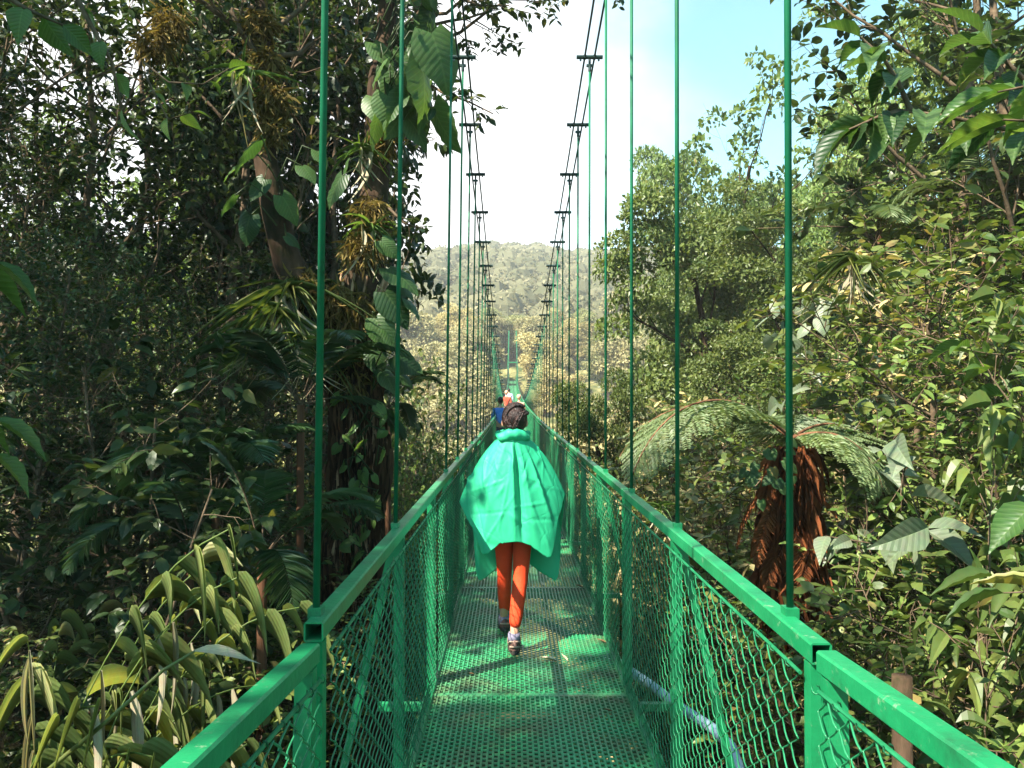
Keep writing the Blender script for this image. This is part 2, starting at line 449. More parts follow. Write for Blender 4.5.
# leaf outlines: x across (-.5..5), y along (0..1), z out of the blade
TM_SMALL = (np.array([[0, 0, 0], [0.5, 0.45, 0.07], [0, 1, -0.10], [-0.5, 0.45, 0.07]]), [], [(0, 1, 2), (0, 2, 3)])
_v = [[0, 0, 0], [0, .35, .02], [0, .7, -.02], [0, 1, -.14], [.42, .22, .03], [.46, .55, .03], [.25, .8, -.03], [-.42, .22, .03], [-.46, .55, .03], [-.25, .8, -.03]]
TM_OVATE = (np.array(_v), [(1, 4, 5, 2), (2, 5, 6, 3), (1, 2, 8, 7), (2, 3, 9, 8)], [(0, 4, 1), (0, 1, 7)])


def make_outline(ws, curl, fold=0.10, ribs=0.0):
    """longer blade with a midrib: ws = half widths along the length, curl = droop"""
    n = len(ws)
    V = []
    for i, w in enumerate(ws):
        y = i / (n - 1)
        z = -curl * y * y
        rz = ribs * (1 if i % 2 else -1)
        V += [[-w, y + 0.04 * w, z + fold * w + rz], [0, y, z], [w, y + 0.04 * w, z + fold * w + rz]]
    Q = []
    for i in range(n - 1):
        a = i * 3
        Q += [(a, a + 1, a + 4, a + 3), (a + 1, a + 2, a + 5, a + 4)]
    return (np.array(V), Q, [])


TM_BLADE = make_outline([.03, .36, .5, .46, .33, .16, .01], 0.42, 0.25)
TM_LONG = make_outline([.03, .28, .42, .49, .5, .47, .42, .34, .22, .10, .01], 0.22, 0.32, 0.012)


def heart_outline():
    """cordate blade, five columns across, domed and wavy"""
    ws = [.30, .46, .52, .52, .48, .42, .34, .25, .14, .01]
    V, Q = [], []
    n = len(ws)
    for i, w in enumerate(ws):
        y = i / (n - 1)
        for c in (-1, -.5, 0, .5, 1):
            lob = -.16 * abs(c) * max(0, 1 - y * 4)
            z = -.34 * y * y + .16 * abs(c) * w - .22 * (c * w) ** 2 * 3 + (.014 if i % 2 else -.014) * (c != 0) + .02 * math.sin(9 * y + c) * abs(c)
            V.append([c * w, y + lob, z])
    for i in range(n - 1):
        for c in range(4):
            a = i * 5 + c
            Q.append((a, a + 1, a + 6, a + 5))
    return (np.array(V), Q, [])


TM_HEART = heart_outline()
TM_STRAP = make_outline([.20, .42, .5, .5, .45, .36, .22, .02], 0.26, 0.35)
TM_LEAFLET = make_outline([.15, .5, .4, .02], 0.22, 0.3)
TM_STRIP = make_outline([.35, .5, .45, .03], 0.12, 0.2)


def leaves(g, tm, Pp, D, N, L, Wd, tint):
    V0, Q0, T0 = tm
    Pp, D, N = np.asarray(Pp, float), unit(np.asarray(D, float)), np.asarray(N, float)
    m = len(Pp)
    if m == 0: return
    L = np.broadcast_to(np.asarray(L, float), (m,)); Wd = np.broadcast_to(np.asarray(Wd, float), (m,))
    tint = np.broadcast_to(np.asarray(tint, float), (m,))
    B = unit(np.cross(D, N)); N2 = np.cross(B, D)
    V = (Pp[:, None] + L[:, None, None] * (V0[None, :, 1:2] * D[:, None] + V0[None, :, 2:3] * N2[:, None])
         + Wd[:, None, None] * V0[None, :, 0:1] * B[:, None])
    off = (np.arange(m) * len(V0))[:, None, None]
    Q = (np.array(Q0, int)[None] + off).reshape(-1, 4) if Q0 else None
    T = (np.array(T0, int)[None] + off).reshape(-1, 3) if T0 else None
    g.add(V, Q, T, tq=np.repeat(tint, len(Q0)) if Q0 else None, tt=np.repeat(tint, len(T0)) if T0 else None, lc=np.tile(V0[:, :2], (m, 1)))


def rand_dirs(rng, n):
    return unit(rng.normal(size=(n, 3)))


def path(rng, p, d, L, n, wander, up):
    pts = [np.array(p, float)]; d = unit(np.array(d, float))
    for _ in range(n):
        d = unit(d + rng.normal(size=3) * wander + np.array([0, 0, up]))
        pts.append(pts[-1] + d * L / n)
    return np.array(pts)


def at(pts, t):
    f = t * (len(pts) - 1); i = min(int(f), len(pts) - 2)
    return pts[i] + (pts[i + 1] - pts[i]) * (f - i), unit(pts[i + 1] - pts[i])


def grow(rng, trunk, r0, r1, levels):
    """levels: dicts n, t0, t1, L, ang, seg, wander, up, taper -> lists of (pts, r0, r1) per level"""
    out = [[(np.asarray(trunk, float), r0, r1)]]
    for lv in levels:
        new = []
        for pts, a, b in out[-1]:
            ph = rng.uniform(0, 6.28)
            nn = lv['n']
            for i in range(nn):
                t = lv['t0'] + (lv['t1'] - lv['t0']) * (i + rng.uniform(0.1, 0.9)) / nn
                p, d = at(pts, t)
                ph += 2.4 + rng.normal() * 0.35
                x = unit(np.cross(d, [0.31, 0.2, 0.93] if abs(d[2]) < 0.9 else [1.0, 0.1, 0]))
                y = np.cross(d, x)
                an = lv['ang'] * rng.uniform(0.75, 1.25)
                nd = d * math.cos(an) + (x * math.cos(ph) + y * math.sin(ph)) * math.sin(an)
                L = lv['L'] * rng.uniform(0.65, 1.25) * (1 - lv.get('taper', 0.3) * t)
                q = path(rng, p, nd, L, lv['seg'], lv['wander'], lv['up'])
                ra = (a + (b - a) * t) * lv.get('rr', 0.5)
                new.append((q, max(ra, 0.004), max(ra * 0.35, 0.002)))
        out.append(new)
    return out


def wood(g, skel, sides=(9, 6, 4, 3), upto=9, minr=0.0):
    for k, lev in enumerate(skel[:upto]):
        n = sides[min(k, len(sides) - 1)]
        for pts, a, b in lev:
            if a < minr: continue
            g.tube(pts, np.linspace(a, b, len(pts)), n, cap=False)


def twig_leaves(rng, g, twigs, tm, per, L, Wd, droop=-0.25, spread=1.0, t0=0.25, upn=1.0, tint=None, jit=0.45):
    A = np.array([t[0][0] for t in twigs]); Bm = np.array([t[0][len(t[0]) // 2] for t in twigs]); C = np.array([t[0][-1] for t in twigs])
    m = len(twigs)
    k = m * per
    idx = np.repeat(np.arange(m), per)
    t = np.tile(np.linspace(t0, 1, per), m) + rng.uniform(-.06, .06, k)
    t = np.clip(t, 0, 1)[:, None]
    Pp = np.where(t < .5, A[idx] + (Bm[idx] - A[idx]) * t * 2, Bm[idx] + (C[idx] - Bm[idx]) * (t * 2 - 1))
    td = unit(C - A)[idx]
    side = unit(np.cross(td, np.array([0, 0, 1.0]) + rng.normal(size=(k, 3)) * .25)) * np.where(np.arange(k) % 2, 1, -1)[:, None]
    D = td * 0.55 + side * spread + rng.normal(size=(k, 3)) * jit * 0.6
    D[:, 2] += droop
    N = np.array([0, 0, upn]) + rng.normal(size=(k, 3)) * jit
    ln = L * rng.uniform(0.6, 1.25, k)
    leaves(g, tm, Pp, D, N, ln, ln * Wd / L, rng.beta(1.6, 1.6, k) if tint is None else np.clip(tint + rng.normal(size=k) * .15, 0, 1))


def plant(name, seed, trunk, r0, r1, levels, tm, per, L, Wd, leafm, woodm, parts=('trunk', 'crown'), extra=0, upto=9, **kw):
    rng = np.random.default_rng(seed)
    sk = grow(rng, trunk, r0, r1, levels)
    root = empty(name)
    g = G(); wood(g, sk, upto=upto)
    g.build(parts[0], woodm, root, smooth=True)
    g = G()
    twig_leaves(rng, g, sk[-1], tm, per, L, Wd, **kw)
    if extra:
        twig_leaves(rng, g, sk[-2], tm, extra, L, Wd, **kw)
    g.build(parts[1], leafm, root)
    return Proto(root)


def clump_crown(rng, g, centers, radii, per, size, tm=TM_SMALL, flat=0.7, wd=0.6):
    """shell of leaf sprays round clump centres, upper sides fuller"""
    for c, r in zip(centers, radii):
        n = max(6, int(per * r * r))
        u = rand_dirs(rng, n); u[:, 2] = np.where(u[:, 2] < -0.25, -u[:, 2], u[:, 2])
        rad = r * rng.uniform(0.72, 1.08, n)[:, None]
        Pp = c + u * rad * np.array([1, 1, flat])
        D = u * 0.55 + rng.normal(size=(n, 3)) * 0.6; D[:, 2] -= 0.2
        N = u * 0.9 + np.array([0, 0, 0.45]) + rng.normal(size=(n, 3)) * 0.38
        ln = size * rng.uniform(0.55, 1.3, n)
        leaves(g, tm, Pp, D, N, ln, ln * wd, np.clip(rng.beta(1.6, 1.6, n) * 0.7 + rng.uniform(0, .3), 0, 1))


def frond(g, gs, rng, base, d0, L, droop, leaflet, nl, wd, tm=TM_LEAFLET, spread=1.1, vee=0.25, tint=0.5, stalk=0.25, rachis=0.008, sag=0.35):
    """pinnate leaf: arching rachis with two ranks of leaflets"""
    n = 14
    pts = [np.array(base, float)]; d = unit(np.array(d0, float))
    for i in range(n):
        d = unit(d + np.array([0, 0, -droop * (0.3 + i / n)]) / n * 2)
        pts.append(pts[-1] + d * L / n)
    pts = np.array(pts)
    gs.tube(pts, np.linspace(rachis, rachis * 0.25, n + 1), 4, cap=False)
    t = np.linspace(stalk, 0.995, nl)
    f = t * n; i = np.minimum(f.astype(int), n - 1)
    Pp = pts[i] + (pts[i + 1] - pts[i]) * (f - i)[:, None]
    T = unit(pts[i + 1] - pts[i])
    B = unit(np.cross(T, np.array([0, 0, 1.0]))); Nn = np.cross(B, T)
    prof = np.sin(np.pi * np.clip((t - stalk) / (1 - stalk) * 0.86 + 0.12, 0, 1)) ** 0.7
    for sgn in (-1, 1):
        D = T * (0.55 + 0.5 * t[:, None]) + sgn * B * spread + Nn * vee + rng.normal(size=(nl, 3)) * 0.07
        D[:, 2] -= sag * rng.uniform(0.5, 1.2, nl)
        ln = leaflet * prof * rng.uniform(0.88, 1.08, nl)
        leaves(g, tm, Pp, D, Nn + sgn * B * 0.2 + rng.normal(size=(nl, 3)) * .1, ln, np.full(nl, wd) * rng.uniform(.85, 1.1, nl), np.clip(tint + rng.normal(size=nl) * .12, 0, 1))
    return pts


# ------------------------------------------------------------------ terrain
YS = np.array([-40, -20, 0, 8, 20, 50, 80, 110, 134, 200, 300, 420, 470, 560, 700, 1200, 3000.])
ZS = np.array([0.5, -1.5, -2.9, -3.4, -7, -16, -14, -3, 4.2, 22, 47, 73, 78, 74, 40, 20, 20.])


def ground_z(x, y):
    x, y = np.asarray(x, float), np.asarray(y, float)
    z = np.interp(y, YS, ZS)
    lat = np.maximum(np.abs(x) - 6, 0) * np.interp(y, [-20, 10, 60, 120, 200], [0.10, 0.14, 0.16, 0.05, 0.0])
    lat = np.minimum(lat, 14)
    bank = 1.25 * np.maximum(np.abs(x - 0.1) - 1.7, 0)
    lat = lat + (bank - np.logaddexp(0, (bank - 3.6) * 2.5) / 2.5) * np.interp(y, [-20, 10, 30, 45], [1, 1, 0.7, 0])
    nz = 0.25 * np.sin(x * 0.7 + 1.3) * np.cos(y * 0.6) + 0.9 * np.sin(x * 0.09 + y * 0.05) * np.clip(y / 60, 0, 1)
    hill = np.clip((y - 180) / 200, 0, 1) * (1.5 * np.sin(x * 0.021 + 0.6) + 2.0 * np.sin(x * 0.057 + 2.2))
    return z + lat + nz + hill


gx = np.concatenate([-np.geomspace(800, 42, 22), np.arange(-40, 40.1, 1.0), np.geomspace(42, 800, 22)])
gy = np.concatenate([np.arange(-40, 60, 1.0), np.arange(60, 200, 4), np.arange(200, 720, 10), np.linspace(720, 900, 6)])
X, Y = np.meshgrid(gx, gy)
V = np.stack([X, Y, ground_z(X, Y)], -1).reshape(-1, 3)
nx, ny = len(gx), len(gy)
i = np.arange(ny - 1)[:, None] * nx; j = np.arange(nx - 1)[None]
Q = np.stack([i + j, i + j + 1, i + nx + j + 1, i + nx + j], -1).reshape(-1, 4)
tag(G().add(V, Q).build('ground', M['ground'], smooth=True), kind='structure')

# the humid air of the valley: one closed box of thin haze
hz = link('haze', mesh_data('haze', G().box((0, 400, 40), (820, 520, 78)), M['haze']))
tag(hz, kind='stuff')

# ------------------------------------------------------------------ the suspension bridge
bridge = empty('suspension_bridge', (0, 0, 0), 'long green steel suspension footbridge with chain link sides crossing the forested valley', 'bridge')
HW = 0.5875                      # half width to the outer face of the hand rails
RH = 1.10                        # rail height


def deck_z(y):                     # the deck sags towards the landing
    return 0.0003 * max(0.0, y - 8) ** 2


CAB = 0.05  # square tube


def hollow_tube(L, w=0.046, t=0.004):
    g = G()
    h = w / 2; k = h - t; c = 0.0045
    o = [(-h + c, -h), (h - c, -h), (h, -h + c), (h, h - c), (h - c, h), (-h + c, h), (-h, h - c), (-h, -h + c)]
    q = [(-k, -k), (k, -k), (k, -k), (k, k), (k, k), (-k, k), (-k, k), (-k, -k)]
    V = [(x, y, z) for y in (0, L) for (x, z) in o] + [(x, y, z) for y in (0, L) for (x, z) in q]
    Qs = []
    for a in range(8):
        b = (a + 1) % 8
        Qs += [(a, b, b + 8, a + 8), (a, 16 + a, 16 + b, b), (8 + b, 24 + b, 24 + a, 8 + a)]
        if q[a] != q[b]: Qs.append((16 + b, 16 + a, 24 + a, 24 + b))
    g.add(V, [tuple(x) for x in Qs])
    return g


def chain_link_mesh(L, H, p=0.054, r=0.0016, fine=True, sides=4):
    g = G()
    nw = int(L / p)
    nz = int(H / 0.034)
    sub = 4 if fine else 1
    tt = np.arange(nz * sub + 1) / sub
    tri = 2 * np.abs((tt % 2) - 1) - 1                                  # +1 .. -1 zigzag
    if fine:
        tri = np.sign(tri) * np.abs(tri)
        tri = np.clip(tri * 1.04, -1, 1)
    dx = 0.0035 * np.cos(np.pi * tt + 0.8)
    for k in range(nw):
        s_ = 1 if k % 2 else -1
        y = (k + 0.5) * L / nw + s_ * tri * (L / nw) * 0.53
        pts = np.stack([dx * s_, y, H - tt * H / nz], 1)
        g.tube(pts, r, sides, cap=False)
        if fine:                                                        # tie over the tension rod
            a = np.linspace(0, 5.2, 7)
            yy = (k + 0.5) * L / nw - s_ * (L / nw) * 0.5
            g.tube(np.stack([0.008 * np.sin(a), yy + 0.004 * a / 3, H + 0.008 + 0.010 * np.cos(a)], 1), 0.0020, 4, cap=False)
    return g


SEC = 2.78
LY0, RY0 = 1.88, 1.72
J1 = 4.63


def far_joints():
    ys = [J1]
    while ys[-1] < 48: ys.append(ys[-1] + SEC)
    while ys[-1] < 128: ys.append(ys[-1] + SEC * 2)
    ys[-1] = 133.5
    return ys


FJ = far_joints()
MESHES = {}


def section_mesh(key, fn):
    if key not in MESHES:
        MESHES[key] = fn()
    return MESHES[key]


def post_data(H):
    return mesh_data('post', G().box((0, 0, H / 2), (0.020, 0.020, H / 2)), M['paint'])


def brace_data(H, sgn):
    return mesh_data('brace', G().bar((0.03 * sgn, 0, H - 0.03), (0.26 * sgn, 0, -0.03), 0.030, 0.018, (0, 1, 0)), M['paint'])


def railing(sgn, y0, y1, z0, z1, near=False, lod=0):
    """top rail with its posts, braces, tension rod and chain-link infill; z = deck level at each end"""
    L = math.hypot(y1 - y0, z1 - z0); pitch = math.atan2(z1 - z0, y1 - y0)
    base = SEC if L < 4.0 else SEC * 2
    x = sgn * (HW - 0.025)
    tr = section_mesh(('rail', base), lambda: mesh_data('top_rail', hollow_tube(base - 0.012), M['paint']))
    o = link('top_rail', tr, bridge, (x, y0, z0 + RH - 0.025), (pitch, 0, 0))
    k = L / base
    o.scale = (1, k, 1)

    def child(name, me, loc, scale=(1, 1, 1)):
        c = link(name, me, o, loc); c.scale = scale; return c
    H = RH - 0.05
    pd = section_mesh(('post', 0), lambda: post_data(H))
    bd = section_mesh(('brace', sgn), lambda: brace_data(H, sgn))
    zb = -RH + 0.025
    inv = 1 / k
    yb = base
    spots = [0.026, yb * 0.52, yb - 0.045] if base < 4 else [0.026, yb * 0.5]
    for s_ in spots:
        child('post', pd, (0, s_, zb), (1, inv, 1))
    for s_ in ([yb * 0.52 + 0.03] if base < 4 and not near else [yb * 0.52]):
        child('brace', bd, (0, s_, zb), (1, inv, 1))
    if lod < 2:
        rod = section_mesh(('rod', base), lambda: mesh_data('tension_rod', G().tube([(0, 0.03, 0), (0, base - 0.05, 0)], 0.0045, 6)
                                                             .tube([(0, 0.03, -1.0), (0, base - 0.05, -1.0)], 0.0045, 6), M['wire']))
        child('tension_rod', rod, (-0.034 * sgn, 0, -0.050))
    lk = ('link', base, lod, near)
    cl = section_mesh(lk, lambda: mesh_data('chain_link', chain_link_mesh(base - 0.08, 1.0, 0.052, (0.0025 if near else 0.0023) if lod == 0 else 0.0021, lod == 0, 4 if lod == 0 else 3), M['wire'], smooth=True))
    child('chain_link', cl, (-0.034 * sgn, 0.04, -0.058 - 1.0))
    return o


for sgn, yj in ((-1, LY0), (1, RY0)):
    # nearest section tilts up towards the landing behind the camera
    sl = 0.075 if sgn < 0 else 0.05
    jz = -0.04 if sgn < 0 else -0.006
    railing(sgn, yj - 0.02 - SEC, yj - 0.02, jz + sl * SEC, jz, near=True)
    prev = yj
    for q, yy in enumerate(FJ):
        railing(sgn, prev, yy, deck_z(prev), deck_z(yy), lod=0 if yy < 11 else (1 if yy < 50 else 2))
        prev = yy

# deck gratings
PANEL = 2.5
DW = 0.555


def grating(L, cols=42, rows=56):
    g = G()
    cw = 2 * DW / cols; rh = L / rows
    for c in range(cols + 1):
        g.box((-DW + c * cw, L / 2, -0.012), (0.0045, L / 2 - 0.004, 0.012))
    for c in range(cols):
        xc = -DW + (c + 0.5) * cw
        for r_ in range(rows):
            y = (r_ + (0.25 if c % 2 else 0.75)) * rh
            g.box((xc, y, -0.008), (cw / 2 - 0.0046, rh * 0.29, 0.003), np.array([[1, 0, 0], [0, .985, .17], [0, -.17, .985]]))
    g.box((0, 0.012, -0.02), (DW, 0.012, 0.0182)).box((0, L - 0.012, -0.02), (DW, 0.012, 0.0182))
    return g


gd = {}
gd[0] = mesh_data('deck_panel', grating(PANEL), M['deck'])
gd[1] = mesh_data('deck_panel', grating(PANEL, 30, 30), M['deck'])
kerb = {s_: mesh_data('edge_angle', G().box((0, PANEL / 2, 0.012), (0.003, PANEL / 2 - 0.005, 0.03)).box((-s_ * 0.018, PANEL / 2, 0.004), (0.0145, PANEL / 2 - 0.005, 0.003)), M['paint']) for s_ in (-1, 1)}
beam = mesh_data('cross_beam', G().box((0, 0, 0), (0.84, 0.02, 0.02)), M['paint'])
y = 4.42 - 3 * PANEL
while y < 133:
    L = PANEL if y < 40 else PANEL * 2
    z0, z1 = deck_z(y), deck_z(y + L)
    if y < 1: z0 += 0.045 * (1.92 - y); z1 += 0.045 * max(0, 1.92 - y - L)
    o = link('deck_panel', gd[0] if y < 12 else gd[1], bridge, (0, y, z0), (math.atan2(z1 - z0, L), 0, 0))
    o.scale = (1, L / PANEL, 1)
    for s_ in (-1, 1):
        link('edge_angle', kerb[s_], o, (s_ * (DW + 0.006), 0, 0))
    link('cross_beam', beam, o, (0, 0.05, -0.085))
    y += L

# main cables, hangers and clamps
CXL, CXR = -0.532, 0.586
HMIN = CZ + 0.0


def cable_z(y):
    if y <= 50:
        return HMIN + 0.00163 * (y - 50) ** 2
    return HMIN + 0.00163 * (y - 50) ** 2


ycs = np.concatenate([np.linspace(-9, 30, 50), np.linspace(31, 133.5, 60)])
for xc in (CXL, CXR):
    for dx in (-0.043, 0.043):
        G().tube([(xc + dx * (1 if y < 100 else max(0.3, 1 - (y - 100) / 40)), y, cable_z(y)) for y in ycs], 0.0085, 6).build('main_cable', M['cable'], bridge, smooth=True)
clampd = G()
clampd.tube([(-0.115, 0, 0), (0.115, 0, 0)], 0.019, 8)
for q in (-0.043, 0.043):
    clampd.tube([(q, -0.03, 0.0), (q, 0.03, 0.0)], 0.016, 6)
for q in (-0.08, 0.08):
    clampd.box((q, 0, -0.022), (0.008, 0.008, 0.012))
clampd.tube([(0, 0, -0.02), (0, 0, -0.075)], 0.012, 6).box((0, 0, -0.075), (0.028, 0.012, 0.010)).tube([(0, 0, -0.08), (0, 0, -0.125)], 0.015, 6)
clampd = mesh_data('cable_clamp', clampd, M['cable'])
hys = [1.95, 3.27, 4.52, 5.77, 7.0]
while hys[-1] < 44: hys.append(hys[-1] + 1.242)
while hys[-1] < 124: hys.append(hys[-1] + 6.2)
for xc, xr, sgn in ((CXL, -HW + 0.014, -1), (CXR, HW - 0.012, 1)):
    for hy in hys:
        if sgn < 0 and hy == 4.52: continue
        zt = cable_z(hy); zb = deck_z(hy) + RH - 0.03
        if zt - zb < 0.12: zb = zt - 0.12
        ht = link('hanger', mesh_data('hanger', G().tube([(xr, hy, zb), (xc, hy, zt - 0.10)], 0.009, 8), M['rod'], smooth=True), bridge)
        link('cable_clamp', clampd, ht, (xc, hy, zt))
        G().box((xr, hy, zb + 0.034), (0.016, 0.02, 0.012)).build('foot_plate', M['paint'], ht)

# far pylon
py = 134.0
zb = deck_z(py)
zt = cable_z(133.5) + 0.1
pyl = None
for sx in (-1, 1):
    p_ = G().bar((sx * 0.95, py, zb - 4), (sx * 0.60, py, zt), 0.2, 0.2, (0, 1, 0)).build('pylon_leg', M['paint'], bridge)
for zz in (zb + 3.0,):
    G().box((0, py, zz), (0.7, 0.08, 0.1)).build('pylon_beam', M['paint'], bridge)

# ------------------------------------------------------------------ people
def evaluated(o):
    dg = bpy.context.evaluated_depsgraph_get()
    dg.update()
    me = bpy.data.meshes.new_from_object(o.evaluated_get(dg))
    return me


def skin_mesh(name, chains, mat, sub=2, voxel=None, extra=None, loc=(0, 0, 0)):
    """chains: lists of (x, y, z, r); equal points are welded; extra: G with closed pieces merged by the remesh"""
    V, E, Rr, key = [], [], [], {}
    for ch in chains:
        prev = None
        for (x, y, z, r) in ch:
            k = (round(x, 4), round(y, 4), round(z, 4))
            if k not in key:
                key[k] = len(V); V.append((x, y, z)); Rr.append(r)
            if prev is not None and prev != key[k]: E.append((prev, key[k]))
            prev = key[k]
    me = bpy.data.meshes.new(name)
    me.from_pydata(V, E, [])
    o = bpy.data.objects.new(name, me); COL.objects.link(o)
    sm = o.modifiers.new('skin', 'SKIN'); sm.use_smooth_shade = True
    sv = me.skin_vertices[0].data
    for q, r in enumerate(Rr):
        sv[q].radius = (r, r); sv[q].use_root = (q == 0)
    ss = o.modifiers.new('sub', 'SUBSURF'); ss.levels = sub; ss.render_levels = sub
    m2 = evaluated(o)
    bpy.data.objects.remove(o)
    if voxel:
        n0 = len(m2.vertices)
        co = np.zeros(n0 * 3); m2.vertices.foreach_get('co', co)
        vs = [tuple(v) for v in co.reshape(-1, 3)]
        fs = [tuple(p.vertices) for p in m2.polygons]
        if extra is not None:
            ev = np.concatenate(extra.V)
            for q in (extra.Q + extra.T): fs += [tuple(int(a) + n0 for a in f) for f in q]
            vs += [tuple(v) for v in ev]
        m3 = bpy.data.meshes.new(name); m3.from_pydata(vs, [], fs)
        o = bpy.data.objects.new(name, m3); COL.objects.link(o)
        rm = o.modifiers.new('r', 'REMESH'); rm.mode = 'VOXEL'; rm.voxel_size = voxel; rm.use_smooth_shade = True
        s2 = o.modifiers.new('s', 'SMOOTH'); s2.factor = 0.5; s2.iterations = 3
        m2 = evaluated(o)
        bpy.data.objects.remove(o)
    m2.materials.clear(); m2.materials.append(mat)
    m2.polygons.foreach_set('use_smooth', np.ones(len(m2.polygons), bool))
    m2.name = name
    return m2


def ellipsoid(g, c, r, n=16, m=12, fn=None):
    u = np.linspace(0, 2 * np.pi, n, endpoint=False); v = np.linspace(0.03, np.pi - 0.03, m)
    V = np.stack([np.sin(v)[:, None] * np.cos(u)[None], np.sin(v)[:, None] * np.sin(u)[None], np.cos(v)[:, None] + 0 * u[None]], -1)
    V = V.reshape(-1, 3)
    if fn: V = fn(V)
    V = V * np.asarray(r) + np.asarray(c)
    i = np.arange(m - 1)[:, None] * n; j = np.arange(n)[None]; k = (j + 1) % n
    Q = np.stack([i + j, i + n + j, i + n + k, i + k], -1).reshape(-1, 4)
    g.add(V, Q)
    b = g.n - len(V)
    top = [b + q for q in range(n)]; bot = [b + (m - 1) * n + q for q in range(n)]
    g.T.append(np.array([(top[0], top[q], top[q + 1]) for q in range(1, n - 1)])); g.tt.append(np.full(n - 2, .5))
    g.T.append(np.array([(bot[0], bot[q + 1], bot[q]) for q in range(1, n - 1)])); g.tt.append(np.full(n - 2, .5))
    return g


def hand_chains(w, fd, side):
    """palm and five fingers from the wrist w along fd; side = +1 / -1"""
    w = np.array(w); fd = unit(np.array(fd, float)); b = unit(np.cross(fd, [0, 0, 1.0])); n = np.cross(b, fd)
    out = []
    pm = w + fd * 0.075
    out.append([(*w, 0.026), (*(w + fd * 0.04), 0.030), (*pm, 0.028)])
    for k, (o_, ln) in enumerate(((-.026, .058), (-.009, .072), (.009, .076), (.026, .066))):
        a = pm + b * o_; q = a + fd * ln * .5 - n * .008; e = a + fd * ln * .9 - n * .03
        out.append([(*pm, 0.028), (*(pm + b * o_ + fd * .012), 0.0105), (*q, 0.0090), (*e, 0.0075)])
    t0 = w + fd * 0.03
    out.append([(*(w + fd * 0.04), 0.030), (*(t0 + b * side * .04), 0.012), (*(t0 + b * side * .055 + fd * .04), 0.0095)])
    return out


def head_extra(c, r=0.085):
    """skull, jaw, nose and ears facing +y"""
    g = G()
    ellipsoid(g, (c[0], c[1], c[2] + .015), (.078, .096, .108))
    ellipsoid(g, (c[0], c[1] + .03, c[2] - .055), (.055, .06, .055))
    ellipsoid(g, (c[0], c[1] + .098, c[2] - .012), (.013, .020, .022), 8, 8)
    ellipsoid(g, (c[0], c[1] + .088, c[2] - .058), (.026, .012, .010), 8, 8)
    for s_ in (-1, 1):
        ellipsoid(g, (c[0] + s_ * .080, c[1] - .005, c[2] - .005), (.010, .019, .031), 8, 8)
    return g


def shoe(parent, loc, rz, pitch, sc=1.0):
    g = G()
    prof = [(-.125, .030, .075), (-.10, .036, .095), (-.05, .037, .092), (0, .040, .075), (.06, .045, .055), (.10, .040, .042), (.130, .020, .026)]
    n = 12
    V = []
    for (yy, w, h) in prof:
        for a in np.linspace(0, 2 * np.pi, n, endpoint=False):
            zz = max(math.sin(a), -0.35)
            V.append((math.cos(a) * w * (1 if zz < .4 else .86), yy, .028 + (zz * (h - .02) if zz > 0 else zz * .02)))
    i = np.arange(len(prof) - 1)[:, None] * n; j = np.arange(n)[None]; k = (j + 1) % n
    Q = np.stack([i + j, i + k, i + n + k, i + n + j], -1).reshape(-1, 4)
    T = [(0, q + 1, q) for q in range(1, n - 1)] + [((len(prof) - 1) * n, (len(prof) - 1) * n + q, (len(prof) - 1) * n + q + 1) for q in range(1, n - 1)]
    g.add(V, Q, T)
    o = g.build('shoe', M['shoe'], parent, smooth=True, loc=loc, rot=(pitch, 0, rz))
    o.scale = (sc, sc, sc)
    s_ = G()
    out = [(math.copysign(abs(math.cos(a)) ** .7, math.cos(a)) * (.044 if math.sin(a) > -.2 else .037), math.sin(a) * .135) for a in np.linspace(0, 2 * np.pi, 18, endpoint=False)]
    V = [(x, y, z) for z in (0.0, 0.026) for (x, y) in out]
    Q = [(q, (q + 1) % 18, 18 + (q + 1) % 18, 18 + q) for q in range(18)]
    T = [(0, q + 1, q) for q in range(1, 17)] + [(18, 18 + q, 18 + q + 1) for q in range(1, 17)]
    s_.add(V, Q, T)
    s_.build('sole', M['sole'], o)
    t_ = G()
    for (zz, yy, r_) in ((.052, -.124, .027), (.082, -.108, .030)):
        a = np.linspace(-2.6, -0.5, 9)
        t_.tube(np.stack([np.cos(a) * (r_ + .010), yy + np.sin(a) * .012 + .006, np.full(9, zz)], 1), 0.006, 5)
    for s2 in (-1, 1):
        t_.tube([(s2 * .036, -.10, .075), (s2 * .043, -.04, .050), (s2 * .040, .02, .072)], 0.0055, 5)
    t_.build('shoe_trim', M['trim'], o, smooth=True)
    return o


